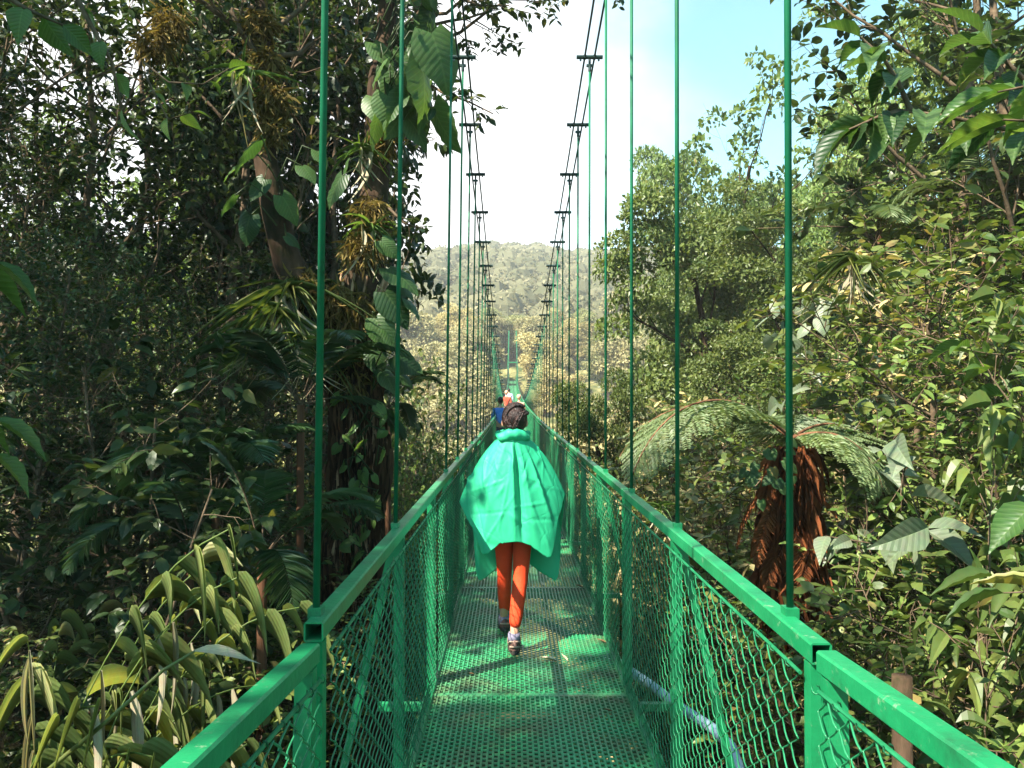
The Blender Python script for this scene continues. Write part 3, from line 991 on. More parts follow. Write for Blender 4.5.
def person(label, loc, rz=0.0, h=1.0, top='c_blue', legs='c_navy', hair='hair', group=None, step=0.14):
    """plain walker seen from far: one body mesh with clothing and hair as children"""
    root = empty('person', loc, label, 'person', group)
    root.rotation_euler = (0, 0, rz); root.scale = (h, h, h)
    sp = [[(0, 0, .93, .115), (0, .0, 1.12, .11), (0, .01, 1.32, .125), (0, .01, 1.46, .05), (0, .02, 1.53, .045)]]
    ch = sp + [[(0, 0, .93, .115), (s * .085, 0, .86, .08), (s * .08, s * step * .4, .48, .052), (s * .08, s * step, .09, .036), (s * .08, s * step + .14, .035, .03)] for s in (-1, 1)]
    for s in (-1, 1):
        ch.append([(0, .01, 1.32, .125), (s * .175, .0, 1.36, .052), (s * .23, -.02, 1.10, .04), (s * .22, .09, .88, .03)])
        ch += hand_chains((s * .22, .09, .88), (0, .3, -1), -s)
    body = skin_mesh('body', ch, M['skin'], 1, 0.012, head_extra((0, .03, 1.62)))
    link('body', body, root)
    t = [[(0, 0, .90, .135), (0, .0, 1.12, .128), (0, .01, 1.33, .14), (0, .01, 1.42, .075)]]
    for s in (-1, 1):
        t.append([(0, .01, 1.33, .14), (s * .18, 0, 1.365, .068), (s * .235, -.02, 1.10, .054), (s * .228, .05, .95, .045)])
    link('jacket', skin_mesh('jacket', t, M[top], 2), root)
    lg = [[(0, 0, .93, .13), (s * .088, 0, .84, .092), (s * .08, s * step * .4, .48, .066), (s * .08, s * step, .11, .052)] for s in (-1, 1)]
    link('trousers', skin_mesh('trousers', lg, M[legs], 2), root)
    g = G(); ellipsoid(g, (0, .012, 1.648), (.090, .103, .105), 14, 10)
    link('hair', mesh_data('hair', g, M[hair], True), root)
    for s in (-1, 1): shoe(root, (s * .08, s * step + .05, 0.0), 0, 0, 1)
    return root


# ---- the walker in the green poncho
wx, wy = CX + 0.005, 5.33
walker = empty('person', (wx, wy, 0), 'walker seen from behind in a green rain poncho, orange leggings and braided dark hair', 'person')
RL = [(.068, 0, .80), (.052, -.03, .44), (.008, -.20, .105)]
LL = [(-.062, 0, .80), (-.056, .10, .45), (-.060, .22, .115)]
ch = [[(0, 0, .84, .105), (0, .01, 1.0, .10), (0, .02, 1.18, .115), (0, .01, 1.33, .048), (0, .02, 1.41, .043)]]
for lg_, s in ((RL, 1), (LL, -1)):
    ch.append([(0, 0, .84, .105), (*lg_[0], .07), (*lg_[1], .046), (*lg_[2], .031), (lg_[2][0], lg_[2][1] + .11, .045, .028)])
for s in (-1, 1):
    ch.append([(0, .02, 1.18, .115), (s * .14, .03, 1.23, .042), (s * .235, .03, 1.03, .034), (s * .17, .17, .95, .026)])
    ch += hand_chains((s * .17, .17, .95), (-s * .9, .4, -.1), -s)
hx, hz = 0.012, 1.475
body = skin_mesh('body', ch, M['skin'], 2, 0.007, head_extra((hx, .03, hz - .01)))
link('body', body, walker)
g = G()
for s in (-1, 1): ellipsoid(g, (hx + s * .031, .112, hz), (.013, .008, .009), 8, 6)
g.build('eye', M['eye'], walker, smooth=True)
# leggings
lg = [[(lx[0][0] * .6, 0, .86, .095), (*lx[0], .074), ((lx[0][0] + lx[1][0]) / 2, (lx[0][1] + lx[1][1]) / 2, .62, .066), (*lx[1], .053),
       ((lx[1][0] + lx[2][0]) / 2, (lx[1][1] + lx[2][1]) / 2 - .012, .30, .051), (lx[2][0] + (.004), lx[2][1] + .005,   .150, .040)] for lx in (RL, LL)]
for c_ in lg:
    link('legging', skin_mesh('legging', [c_], M['leggings'], 2), walker)
for lx in (RL, LL):
    G().tube([(lx[2][0], lx[2][1] + .012, .07), (lx[2][0], lx[2][1], .128)], [.040, .038], 12).build('sock', M['sock'], walker, smooth=True)
shoe(walker, (RL[2][0], RL[2][1] + .075, 0.004), 0.03, 0.0, 0.95)
shoe(walker, (LL[2][0], LL[2][1] + .075, 0.022), 0.05, R(-5), 0.95)

# poncho: one sheet of cloth from the neck over the bent arms to a pointed hem
ctrl = {  # angle: neck, middle, hem  (0 = right side, 90 = front, 270 = back)
    0:   ((.085, .0, 1.375), (.235, .0, 1.27), (.35, .02, .985)),
    28:  ((.08, .05, 1.37), (.25, .09, 1.15), (.325, .12, .72)),
    48:  ((.065, .07, 1.36), (.23, .15, 1.06), (.29, .06, .42)),
    90:  ((0, .085, 1.35), (0, .20, 1.06), (.02, .16, .56)),
    132: ((-.065, .07, 1.36), (-.23, .15, 1.06), (-.225, .06, .42)),
    155: ((-.08, .05, 1.37), (-.25, .09, 1.14), (-.27, .12, .74)),
    180: ((-.085, .0, 1.375), (-.235, .0, 1.25), (-.358, .02, .95)),
    200: ((-.08, -.04, 1.375), (-.24, -.05, 1.16), (-.275, -.07, .80)),
    225: ((-.06, -.07, 1.38), (-.19, -.12, 1.10), (-.185, -.15, .61)),
    248: ((-.03, -.085, 1.385), (-.08, -.155, 1.10), (-.07, -.165, .70)),
    270: ((0, -.09, 1.385), (.01, -.165, 1.10), (.03, -.175, .718)),
    292: ((.03, -.085, 1.385), (.10, -.155, 1.10), (.12, -.175, .69)),
    315: ((.06, -.07, 1.38), (.19, -.12, 1.10), (.245, -.15, .585)),
    338: ((.08, -.04, 1.375), (.245, -.05, 1.17), (.30, -.07, .83)),
}
angs = np.array(sorted(ctrl)); cv = np.array([ctrl[a] for a in angs], float)
NT, NS = 320, 110


def per_interp(th):
    """periodic cubic Hermite through the control angles"""
    out = np.zeros((len(th), 3, 3))
    n = len(angs)
    for q, t in enumerate(th):
        t = t % 360
        i1 = np.searchsorted(angs, t, side='right') - 1
        i0, i2, i3 = (i1 - 1) % n, (i1 + 1) % n, (i1 + 2) % n
        a1 = angs[i1]; a2 = angs[i2] + (360 if i2 <= i1 else 0)
        u = (t - a1) / (a2 - a1)
        p0, p1, p2, p3 = cv[i0], cv[i1], cv[i2], cv[i3]
        m1 = (p2 - p0) * 0.32; m2 = (p3 - p1) * 0.32
        h = (2 * u**3 - 3 * u**2 + 1, u**3 - 2 * u**2 + u, -2 * u**3 + 3 * u**2, u**3 - u**2)
        out[q] = h[0] * p1 + h[1] * m1 + h[2] * p2 + h[3] * m2
    return out


th = np.linspace(0, 360, NT, endpoint=False)
kmh = per_interp(th)
t = np.linspace(0, 1, NS)[:, None, None]
K_, M_, H_ = kmh[:, 0][None], kmh[:, 1][None], kmh[:, 2][None]
Pv = (1 - t)**2 * K_ + 2 * t * (1 - t) * (M_ + 0.04 * (M_ - K_)) + t**2 * H_
rag = np.cumsum(np.random.default_rng(3).normal(size=NT)) * .006; rag -= np.linspace(rag[0], rag[-1], NT)
Pv[..., 2] += (np.linspace(0, 1, NS)[:, None] ** 3) * np.clip(rag * .6, -.016, .016)[None]
thr = np.radians(th)[None, :]; tt = np.linspace(0, 1, NS)[:, None]
out_dir = np.stack([np.cos(thr), np.sin(thr), 0 * thr], -1)
rngp = np.random.default_rng(5)
fold = np.zeros((NS, NT))


def ridge(a0, slope, width, amp, t0=0.05, t1=1.1):
    """a drape fold running down the cloth from the neck"""
    global fold
    c = np.radians(a0 + slope * tt * 30)
    dd = np.angle(np.exp(1j * (thr - c)))
    env = np.clip((tt - t0) / 0.25, 0, 1) * np.clip((t1 - tt) / 0.3, 0, 1)
    fold += amp * env * np.exp(-(dd / np.radians(width))**2)


for a0, sl_, w_, am in ((268, -.1, 5, .016), (278, .05, 4, -.026), (289, .35, 5, .012), (303, .9, 5, .016), (316, .5, 5, -.010), (244, -.7, 5, .012), (233, -.9, 5, -.008),
                        (204, -.4, 5, .008), (330, .6, 4, .010), (90, 0, 12, .02), (60, 0, 9, -.02), (120, 0, 9, .02), (30, 0, 8, .01), (150, 0, 8, -.01)):
    ridge(a0, sl_, w_, am * (1 if abs(a0 - 274) < 9 else .55))
for _ in range(60):                                                    # creases across the drape
    a, b, sx, sy, am = rngp.uniform(0, 360), rngp.uniform(.2, .95), rngp.uniform(5, 18), rngp.uniform(.015, .05), rngp.normal() * .005
    ro = rngp.uniform(-.012, .012)
    dd = np.degrees(np.angle(np.exp(1j * (thr - np.radians(a)))))
    fold += am * np.exp(-(dd / sx)**2 - ((tt - b + ro * dd) / sy)**2)
wdt = Pv[..., 0]; zq = Pv[..., 2]
for (x0, z0, x1, z1, am) in ((-.34, .98, -.05, 1.10, .006), (-.20, .66, .02, 1.02, .006), (-.30, .86, -.02, .90, -.005), (.33, 1.0, .08, 1.12, .005), (.24, .66, .10, .98, .006), (.02, 1.30, -.10, .74, .007),
                             (.30, .84, .06, .84, -.005), (-.12, 1.28, -.26, .82, .006), (.10, 1.28, .26, .80, .006), (.0, .92, .22, .95, .005), (-.22, 1.13, -.08, .70, -.005), (.05, 1.05, .10, .72, -.006)):
    nx_, nz_ = -(z1 - z0), x1 - x0; ln_ = math.hypot(nx_, nz_)
    dist = ((wdt - x0) * nx_ + (zq - z0) * nz_) / ln_
    u_ = ((wdt - x0) * (x1 - x0) + (zq - z0) * (z1 - z0)) / ln_**2
    fold += .7 * am * np.clip(1 - np.abs(dist) / .016, 0, 1) * np.clip(u_ * 8, 0, 1) * np.clip((1 - u_) * 8, 0, 1) * (np.sin(thr) < .2)
Pv = Pv + out_dir * fold[..., None]
i = np.arange(NS - 1)[:, None] * NT; j = np.arange(NT)[None]; k = (j + 1) % NT
Q = np.stack([i + j, i + k, i + NT + k, i + NT + j], -1).reshape(-1, 4)[:, ::-1]
pon = G().add(Pv.reshape(-1, 3), Q).build('poncho', M['poncho'], walker, smooth=True)
sd = pon.modifiers.new('cloth', 'SOLIDIFY'); sd.thickness = 0.003
# rolled hood lying round the neck
gc = G(); nu, nv = 48, 14
uu = np.linspace(0, 2 * np.pi, nu, endpoint=False)[:, None]; vv = np.linspace(0, 2 * np.pi, nv, endpoint=False)[None]
back = np.clip(-np.sin(uu), 0, 1)
rr = .024 + .014 * back + .006 * np.sin(4 * uu + 1) * np.sin(vv * 2) + .004 * np.sin(7 * uu + 2 * vv) + .003 * np.sin(13 * uu)
Rm = .083 + .010 * back
cx_ = (Rm + rr * np.cos(vv)) * np.cos(uu) * 1.06
cy_ = (Rm + rr * np.cos(vv)) * np.sin(uu) * 0.95
cz_ = 1.380 + .004 * np.sin(3 * uu) + rr * 1.05 * np.sin(vv) - .012 * np.cos(uu) * 0
Vc = np.stack([cx_, cy_, cz_], -1).reshape(-1, 3)
i = np.arange(nu)[:, None]; j = np.arange(nv)[None]
Q = np.stack([i * nv + j, ((i + 1) % nu) * nv + j, ((i + 1) % nu) * nv + (j + 1) % nv, i * nv + (j + 1) % nv], -1).reshape(-1, 4)
gc.add(Vc, Q).build('hood', M['poncho'], walker, smooth=True)
# hair: cap with two braids wrapped round the head
g = G()


def hair_fn(V):
    low = V[:, 2] < -0.55
    V[:, 1] = np.where((V[:, 1] > 0.35) & (V[:, 2] < 0.35), 0.35 + (V[:, 1] - .35) * .2, V[:, 1])
    return V


ellipsoid(g, (hx, .012, hz + .018), (.086, .104, .108), 24, 18, hair_fn)
hp = g.build('hair', M['hair'], walker, smooth=True)


def braid(pts, r, n):
    g = G()
    pts = np.array(pts, float)
    f = np.linspace(0, len(pts) - 1.001, n)
    for q, v in enumerate(f):
        i_ = int(v); p = pts[i_] + (pts[i_ + 1] - pts[i_]) * (v - i_)
        d = unit(pts[i_ + 1] - pts[i_])
        nrm = unit(p - np.array([hx, .012, hz])); sd_ = np.cross(d, nrm)
        for s_ in (-1, 1):
            g2 = G(); ellipsoid(g2, (0, 0, 0), (r * .72, r * 1.25, r * .75), 8, 6)
            Vv = np.concatenate(g2.V)
            ax = unit(d * .8 + sd_ * s_ * .6); bx = np.cross(nrm, ax)
            Vv = Vv[:, 0:1] * bx + Vv[:, 1:2] * ax + Vv[:, 2:3] * nrm + p + sd_ * s_ * r * .55 + d * (r * .4 * s_)
            g.add(Vv, np.concatenate(g2.Q), np.concatenate(g2.T))
    g.build('braid', M['hair'], hp, smooth=True)


def on_head(az, el, k=1.04):
    a, e = R(az), R(el)
    return (hx + .086 * k * math.cos(e) * math.cos(a), .012 + .104 * k * math.cos(e) * math.sin(a), hz + .018 + .108 * k * math.sin(e))


braid([on_head(a, e) for a, e in ((330, 48), (300, 55), (265, 52), (235, 34), (224, 10), (232, -12), (250, -34), (270, -48))], .0145, 30)
braid([on_head(a, e) for a, e in ((350, 20), (325, 18), (300, 12), (285, -6), (275, -28), (268, -50))], .013, 23)

for (px, d, lb, top, lgm, hr, hh) in (
        (499.5, 22, 'distant walker in a bright blue jacket on the bridge', 'c_blue', 'c_navy', 'hair', .93),
        (505.5, 40, 'distant walker in a red top far along the bridge', 'c_red', 'c_navy', 'c_peach', 1.0),
        (518.0, 31, 'distant walker in a peach hat ahead of the poncho walker', 'c_peach', 'c_navy', 'c_peach', .94),
        (508.0, 50, 'distant walker in a pale lilac jacket near mid span', 'c_lilac', 'c_navy', 'hair', 1.0)):
    person(lb, (CX + (px - 511) / F * d, d, deck_z(d)), 0.05, hh, top, lgm, hr, 'walkers far along the bridge')

# ---- dry leaves lying on the deck
def dry_leaf(px, d, L, w, rz, mat, label, curl=0.2):
    g = G()
    tm = make_outline([.05, .4, .5, .4, .2, .02], -curl, 0.3)
    leaves(g, tm, [(0, -L / 2, 0)], [(0, 1, 0)], [(0, 0, 1)], L, w, 0.5)
    tag(g.build('dry_leaf', M[mat], None, True, (CX + (px - 511) / F * d, d, 0.006 + deck_z(d)), (0.04, 0.1, rz)), label, 'leaf', 'dry leaves on the bridge deck')


dry_leaf(547, 4.98, .115, .05, R(80), 'dry', 'larger pale dry leaf lying on the grating beside the walker', .1)
dry_leaf(563, 5.0, .075, .02, R(30), 'dry', 'thin pale curled dry leaf lying just right of the larger one', .3)
dry_leaf(600, 5.35, .07, .03, R(60), 'drybrown', 'small brown leaf lying near the right edge of the deck', .2)
dry_leaf(541, 7.0, .06, .04, R(20), 'dry', 'tiny pale leaf at the panel seam beyond the walker', .3)
dry_leaf(578, 6.9, .08, .05, R(70), 'drybrown', 'brown leaf against the right kerb at the panel seam', .3)
dry_leaf(484, 7.3, .05, .04, R(10), 'drybrown', 'dark leaf on the left of the sunlit deck panel', .3)
rl = random.Random(6)
for q in range(14):
    sd_ = rl.choice((-1, 1)); d_ = rl.uniform(3.6, 9.5)
    dry_leaf(511 + (0.0985 + sd_ * rl.uniform(.30, .52)) / d_ * F, d_, rl.uniform(.03, .06), rl.uniform(.015, .03), rl.uniform(0, 3), rl.choice(('dry', 'drybrown')), 'small scrap of dry leaf caught along the edge of the deck grating', .3)

# ------------------------------------------------------------------ vegetation prototypes
LV = lambda n, L, ang, up=0.06, wander=0.14, seg=4, t0=0.3, t1=1.0, rr=0.5, taper=0.3: dict(n=n, L=L, ang=ang, up=up, wander=wander, seg=seg, t0=t0, t1=t1, rr=rr, taper=taper)


def straight(rng_seed, h, lean=0.0, n=7, wander=0.08):
    return path(np.random.default_rng(rng_seed), (0, 0, -0.4), (lean, 0, 1), h + 0.4, n, wander, 0.04)


LEAFY = ('stem', 'foliage')
# understorey trees, 5 to 6 m, layered from low down
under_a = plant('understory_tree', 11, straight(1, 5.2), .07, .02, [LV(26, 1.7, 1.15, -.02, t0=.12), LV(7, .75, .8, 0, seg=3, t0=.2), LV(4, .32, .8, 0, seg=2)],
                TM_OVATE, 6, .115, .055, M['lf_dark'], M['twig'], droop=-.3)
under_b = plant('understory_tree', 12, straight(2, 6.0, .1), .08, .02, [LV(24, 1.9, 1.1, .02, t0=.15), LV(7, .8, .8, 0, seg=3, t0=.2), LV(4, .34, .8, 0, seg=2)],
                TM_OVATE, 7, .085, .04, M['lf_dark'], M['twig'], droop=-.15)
broad_sap = plant('broadleaf_sapling', 13, straight(3, 4.0), .04, .012, [LV(18, 1.1, 1.1, 0, t0=.15), LV(5, .5, .8, 0, seg=3, t0=.3)],
                  TM_OVATE, 6, .21, .105, M['lf_dark'], M['twig'], droop=-.45)
shrub_a = plant('shrub', 14, straight(4, 2.2), .035, .012, [LV(16, 1.0, .95, .06, t0=.05), LV(7, .5, .8, .02, seg=3, t0=.2), LV(4, .22, .8, 0, seg=2)],
                TM_OVATE, 6, .085, .045, M['lf_mid'], M['twig'], droop=-.15, parts=LEAFY)
shrub_b = plant('shrub', 15, straight(5, 2.4), .035, .012, [LV(16, 1.1, .9, .04, t0=.05), LV(7, .55, .8, .0, seg=3, t0=.2), LV(4, .25, .8, 0, seg=2)],
                TM_OVATE, 6, .085, .040, M['lf_olive'], M['twig'], droop=-.1, parts=LEAFY)
shrub_c = plant('broadleaf_shrub', 16, straight(6, 2.2), .03, .012, [LV(16, .75, .9, .05, t0=.1), LV(5, .38, .7, .02, seg=3, t0=.3)],
                TM_BLADE, 7, .15, .066, M['lf_mid'], M['twig'], droop=-.55, parts=LEAFY)
shrub_pale = plant('pale_leaved_shrub', 17, straight(7, 1.6), .03, .01, [LV(9, .7, .9, .05, t0=.3), LV(3, .35, .7, .02, seg=3, t0=.3)],
                   TM_BLADE, 5, .16, .085, M['lf_pale'], M['twig'], droop=-.5, parts=LEAFY)
bright_shrub = plant('bright_leaved_shrub', 18, straight(8, 1.8), .03, .01, [LV(10, .8, .9, .08, t0=.2), LV(4, .4, .7, .02, seg=3, t0=.3)],
                     TM_BLADE, 6, .14, .062, M['lf_bright'], M['twig'], droop=-.3, parts=LEAFY)
dry_shrub = plant('dry_shrub', 19, straight(9, 1.6), .03, .01, [LV(14, .8, .9, .05, t0=.05), LV(6, .4, .8, .02, seg=3, t0=.2), LV(3, .2, .8, 0, seg=2)],
                  TM_OVATE, 5, .075, .032, M['lf_gold'], M['twig'], droop=-.3, parts=LEAFY)


def clump_tree(name, seed, h, lean, nl, L1, size, per, rr_, leafm, nsub=5, ang=.9, r0=.22, t0=.45, flat=.65, upl=.10, L2=None, wd=.55, tm=TM_OVATE):
    """tree whose leaf sprays gather in clumps at the limb ends, limbs showing between"""
    rng = np.random.default_rng(seed)
    L2 = L2 or L1 * .5
    sk = grow(rng, straight(seed, h, lean, 8, .10), r0, r0 * .3, [LV(nl, L1, ang, upl, .16, 5, t0=t0), LV(nsub, L2, .75, .08, .14, 4, t0=.35), LV(3, L2 * .45, .7, .05, seg=2, t0=.3)])
    root = empty(name)
    g = G(); wood(g, sk); g.build('trunk', M['bark'], root, smooth=True)
    cs = [b[0][-1] for b in sk[2]] + [b[0][-1] for b in sk[1]] + [sk[0][0][0][-1]]
    g = G()
    clump_crown(rng, g, cs, [rr_ * rng.uniform(.65, 1.25) for _ in cs], per, size, tm, flat, wd)
    g.build('crown', leafm, root)
    return Proto(root)


mid_tree = clump_tree('broadleaf_tree', 21, 8.0, .12, 11, 3.0, .12, 1250, .66, M['lf_mid'], nsub=5, r0=.2, t0=.35, tm=TM_SMALL)
mid_tree_b = clump_tree('broadleaf_tree', 22, 7.0, -.15, 10, 2.7, .115, 1350, .60, M['lf_mid'], nsub=5, r0=.18, t0=.3, tm=TM_SMALL)
feather_tree = clump_tree('feathery_tree', 23, 13.0, .1, 12, 5.2, .22, 520, 1.05, M['lf_olive'], nsub=6, r0=.3, t0=.4, flat=.5, tm=TM_SMALL)
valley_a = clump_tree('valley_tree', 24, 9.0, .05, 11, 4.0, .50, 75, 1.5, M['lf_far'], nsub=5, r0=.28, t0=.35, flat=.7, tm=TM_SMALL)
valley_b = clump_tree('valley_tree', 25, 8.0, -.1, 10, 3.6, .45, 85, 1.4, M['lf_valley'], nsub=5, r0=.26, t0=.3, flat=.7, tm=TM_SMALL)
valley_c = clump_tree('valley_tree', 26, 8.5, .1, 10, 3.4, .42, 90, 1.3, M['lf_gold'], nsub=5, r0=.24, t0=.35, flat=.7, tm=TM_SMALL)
sparse_tree = clump_tree('sparse_tree', 27, 12.0, .15, 9, 3.6, .17, 420, .42, M['lf_olive'], nsub=4, r0=.16, t0=.5, flat=.7, ang=.7, upl=.12, L2=1.9)
twiggy_tree = plant('twiggy_tree', 28, straight(28, 7.5, .12, 9, .12), .12, .03, [LV(13, 2.8, .85, .05, .16, 6, t0=.3), LV(6, 1.1, .7, .05, .14, 4, t0=.3), LV(4, .5, .7, .04, seg=3, t0=.3)],
                    TM_OVATE, 7, .175, .088, M['lf_dark'], M['twig'], droop=-.25, t0=.2)
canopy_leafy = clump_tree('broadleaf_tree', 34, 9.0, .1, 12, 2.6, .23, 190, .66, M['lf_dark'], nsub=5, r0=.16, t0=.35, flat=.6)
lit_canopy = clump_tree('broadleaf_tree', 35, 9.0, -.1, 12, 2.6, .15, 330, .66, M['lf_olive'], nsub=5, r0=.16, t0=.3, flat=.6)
shade_tree = clump_tree('canopy_tree', 29, 9.0, .0, 12, 3.6, .28, 55, 1.0, M['lf_mid'], nsub=5, r0=.25, t0=.45, flat=.6, tm=TM_SMALL)


class Palm(Proto):
    """fronds built round the origin, trunk one metre long: place() sets the trunk height"""
    def at(s, px, py, d, label, rz=0.0, sc=1.0):
        p = on_ground(px, d); H = P(px, py, d)[2] - p[2]
        o = s.place(p, rz, 1.0, label, 'palm')
        for c in o.children:
            if c.name.startswith('trunk'): c.scale = (1, 1, H)
            else: c.location = (0, 0, H); c.scale = (sc, sc, sc)
        return o


def palm(name, seed, nf, L, leafm, droop=1.1, el=(35, 80), leaflet=.42, nl=34, wd=.035, trunk_r=.035):
    rng = np.random.default_rng(seed)
    root = empty(name)
    G().tube([(0, 0, -.1), (.01, 0, .4), (0, .01, .7), (0, 0, 1)], [trunk_r * 1.3, trunk_r, trunk_r, trunk_r], 9).build('trunk', M['redbark'], root, smooth=True)
    for q in range(nf):
        g, gs = G(), G()
        a = q * 2.4 + rng.uniform(-.3, .3); e = R(rng.uniform(*el))
        frond(g, gs, rng, (0, 0, 0), (math.cos(a) * math.cos(e), math.sin(a) * math.cos(e), math.sin(e)), L * rng.uniform(.8, 1.1), droop * rng.uniform(.8, 1.2), leaflet, nl, wd, tm=TM_STRIP, tint=rng.uniform(.2, .8))
        f = g.build('frond', leafm, root)
        gs.build('rachis', M['twig'], f, smooth=True)
    return Palm(root)


palm_d = palm('understory_palm', 31, 10, 1.2, M['palm'], el=(15, 75), leaflet=.30, nl=44, wd=.022)
palm_l = palm('slender_palm', 33, 8, 1.2, M['fern'], el=(25, 75), leaflet=.36, nl=30, wd=.022, trunk_r=.022)
palm_s = palm('young_palm', 32, 7, 1.05, M['palm'], el=(30, 80), leaflet=.26, nl=36, wd=.02)


def cane_plant(seed, nc, h, leafm=None):
    """arching canes carrying long drooping blades"""
    rng = np.random.default_rng(seed)
    root = empty('cane_plant')
    gs, g, gd_ = G(), G(), G()
    for q in range(nc):
        a = rng.uniform(0, 6.28); e = rng.uniform(.9, 1.4)
        pts = [np.array([rng.normal() * .12, rng.normal() * .12, -.2])]; d = np.array([math.cos(a) * math.cos(e), math.sin(a) * math.cos(e), math.sin(e)])
        n = 14; L = h * rng.uniform(.75, 1.15)
        for s_ in range(n):
            d = unit(d + np.array([math.cos(a) * .05, math.sin(a) * .05, -.055 * (s_ / n) * 2])); pts.append(pts[-1] + d * L / n)
        pts = np.array(pts)
        gs.tube(pts, np.linspace(.010, .004, n + 1), 5, cap=False)
        m = 16
        t = np.linspace(.3, 1, m)
        Pp, D, N = [], [], []
        for k_, tq in enumerate(t):
            p, dd = at(pts, tq)
            sd_ = unit(np.cross(dd, [0, 0, 1])) * (1 if k_ % 2 else -1)
            Pp.append(p); D.append(dd * .7 + sd_ * .6 + np.array([0, 0, -.45]) + rng.normal(size=3) * .15); N.append(np.array([0, 0, 1]) + rng.normal(size=3) * .3 + dd * .3)
        ln = rng.uniform(.36, .62, m)
        dryp = rng.uniform(size=m) < .14
        Pp, D, N = map(np.array, (Pp, D, N))
        leaves(g, TM_STRAP, Pp[~dryp], D[~dryp], N[~dryp], ln[~dryp], ln[~dryp] * .048, rng.beta(1.6, 1.6, (~dryp).sum()))
        if dryp.any():
            Dd = D[dryp] * .3 + np.array([0, 0, -1]); leaves(gd_, TM_STRAP, Pp[dryp], Dd, N[dryp] + D[dryp], ln[dryp] * .9, ln[dryp] * .07, rng.uniform(.2, .9, dryp.sum()))
    gs.build('cane', M['lf_olive'], root, smooth=True)
    g.build('foliage', leafm or M['cane'], root, smooth=True)
    if gd_.V: gd_.build('withered_foliage', M['drystrap'], root, smooth=True)
    return Proto(root)


cane_a = cane_plant(41, 13, 3.4)
cane_b = cane_plant(42, 11, 3.0)


def strap_tuft(seed, n, L, w, leafm, name='strap_leaved_epiphyte', sag=1.0):
    rng = np.random.default_rng(seed)
    root = empty(name)
    g, gd_ = G(), G()
    D = rand_dirs(rng, n); D[:, 2] = np.abs(D[:, 2]) * .6 + .1
    ln = L * rng.uniform(.55, 1.2, n)
    tm = make_outline([.4, .5, .5, .45, .38, .3, .2, .02], sag, .25)
    k_ = int(n * .72)
    leaves(g, tm, rng.normal(size=(k_, 3)) * .03, D[:k_], [0, 0, 1] + rng.normal(size=(k_, 3)) * .2, ln[:k_], w, rng.beta(1.5, 1.5, k_))
    Dd = D[k_:] * np.array([1, 1, 0]) * .45 + np.array([0, 0, -1])
    leaves(gd_, tm, rng.normal(size=(n - k_, 3)) * .05, Dd, D[k_:], ln[k_:], w * .8, rng.uniform(.2, .9, n - k_))
    g.build('strap_leaf', leafm, root, smooth=True)
    gd_.build('withered_leaf', M['drystrap'], root, smooth=True)
    return Proto(root)


tuft_a = strap_tuft(51, 60, .62, .022, M['lf_mid'], sag=1.5)
tuft_b = strap_tuft(52, 30, .42, .028, M['lf_bright'])

# ------------------------------------------------------------------ placing
rg = np.random.default_rng(77)


def on_ground(px, d, dz=0.0):
    x = CX + (px - 511) / F * d
    return (x, d, float(ground_z(x, d)) + dz)


def extent(proto):
    if not hasattr(proto, 'rad'):
        co = []
        for c in proto.root.children:
            a = np.zeros(len(c.data.vertices) * 3); c.data.vertices.foreach_get('co', a); co.append(a.reshape(-1, 3))
        co = np.concatenate(co)
        proto.rad = float(np.percentile(np.hypot(co[:, 0], co[:, 1]), 99)); proto.h = float(np.percentile(co[:, 2], 99.7))
    return proto.rad, proto.h


def reach(px, py, d, h):
    """stand a plant of natural height h so that its top reaches the height seen at row py"""
    p = on_ground(px, d)
    return p, (P(px, py, d)[2] - p[2]) / h


def put(proto, h, px, py, d, label, cat, group=None, rz=None, wide=1.0, clear=0.85):
    rad_, h = extent(proto)
    p, sc = reach(px, py, d, h)
    if d < 60:                                                         # keep the crown off the walkway
        wide = min(wide, max(.45, (abs(p[0]) - clear) / (rad_ * sc)))
    return proto.place(p, rg.uniform(0, 6.28) if rz is None else rz, (sc * wide, sc * wide, sc), label, cat, group)


# ---- the big trunk left of the bridge with its climbers
tree = empty('epiphyte_covered_tree', on_ground(355, 8.0), 'large leaning forest tree with dark mossy trunk and reddish hanging roots beside the left railing', 'tree')
o0 = np.array(tree.location)


def rel(pts):
    return np.array([P(*q) for q in pts]) - o0


rngt = np.random.default_rng(3)
tr_pts = rel([(358, 760, 8.0), (356, 620, 8.0), (354, 520, 8.0), (358, 430, 8.0), (353, 350, 8.0), (362, 280, 8.0), (368, 210, 8.1), (376, 130, 8.3), (383, 50, 8.5), (386, -60, 8.7), (395, -230, 9.0)])
tr_pts = np.concatenate([[tr_pts[0] + np.array([0, 0, -1.2])], tr_pts])
trr = np.array([.42, .36, .27, .24, .21, .21, .20, .16, .13, .115, .10, .06])
dense = np.linspace(0, len(trr) - 1, 90)
tp = np.stack([np.interp(dense, np.arange(len(trr)), tr_pts[:, q]) for q in range(3)], 1)
tp += np.stack([np.sin(dense * 2.1) * .02, np.cos(dense * 1.7) * .02, 0 * dense], 1)
rad = np.interp(dense, np.arange(len(trr)), trr) * (1 + .10 * np.sin(dense * 5.3) + .06 * np.sin(dense * 11.7 + 1))
g = G().tube(tp, rad, 22)
for q in range(9):                                                     # buttressing stems grown along the trunk
    a0 = rngt.uniform(0, 6.28); s0 = rngt.integers(4, 30); s1 = s0 + rngt.integers(20, 50)
    idx = np.arange(s0, min(s1, 84)); aa = a0 + (idx - s0) * rngt.normal() * .03
    g.tube(tp[idx] + np.stack([np.cos(aa), np.sin(aa), 0 * aa], 1) * (rad[idx] * .92)[:, None], np.linspace(.035, .012, len(idx)), 7)
g.build('trunk', M['bark'], tree, smooth=True)
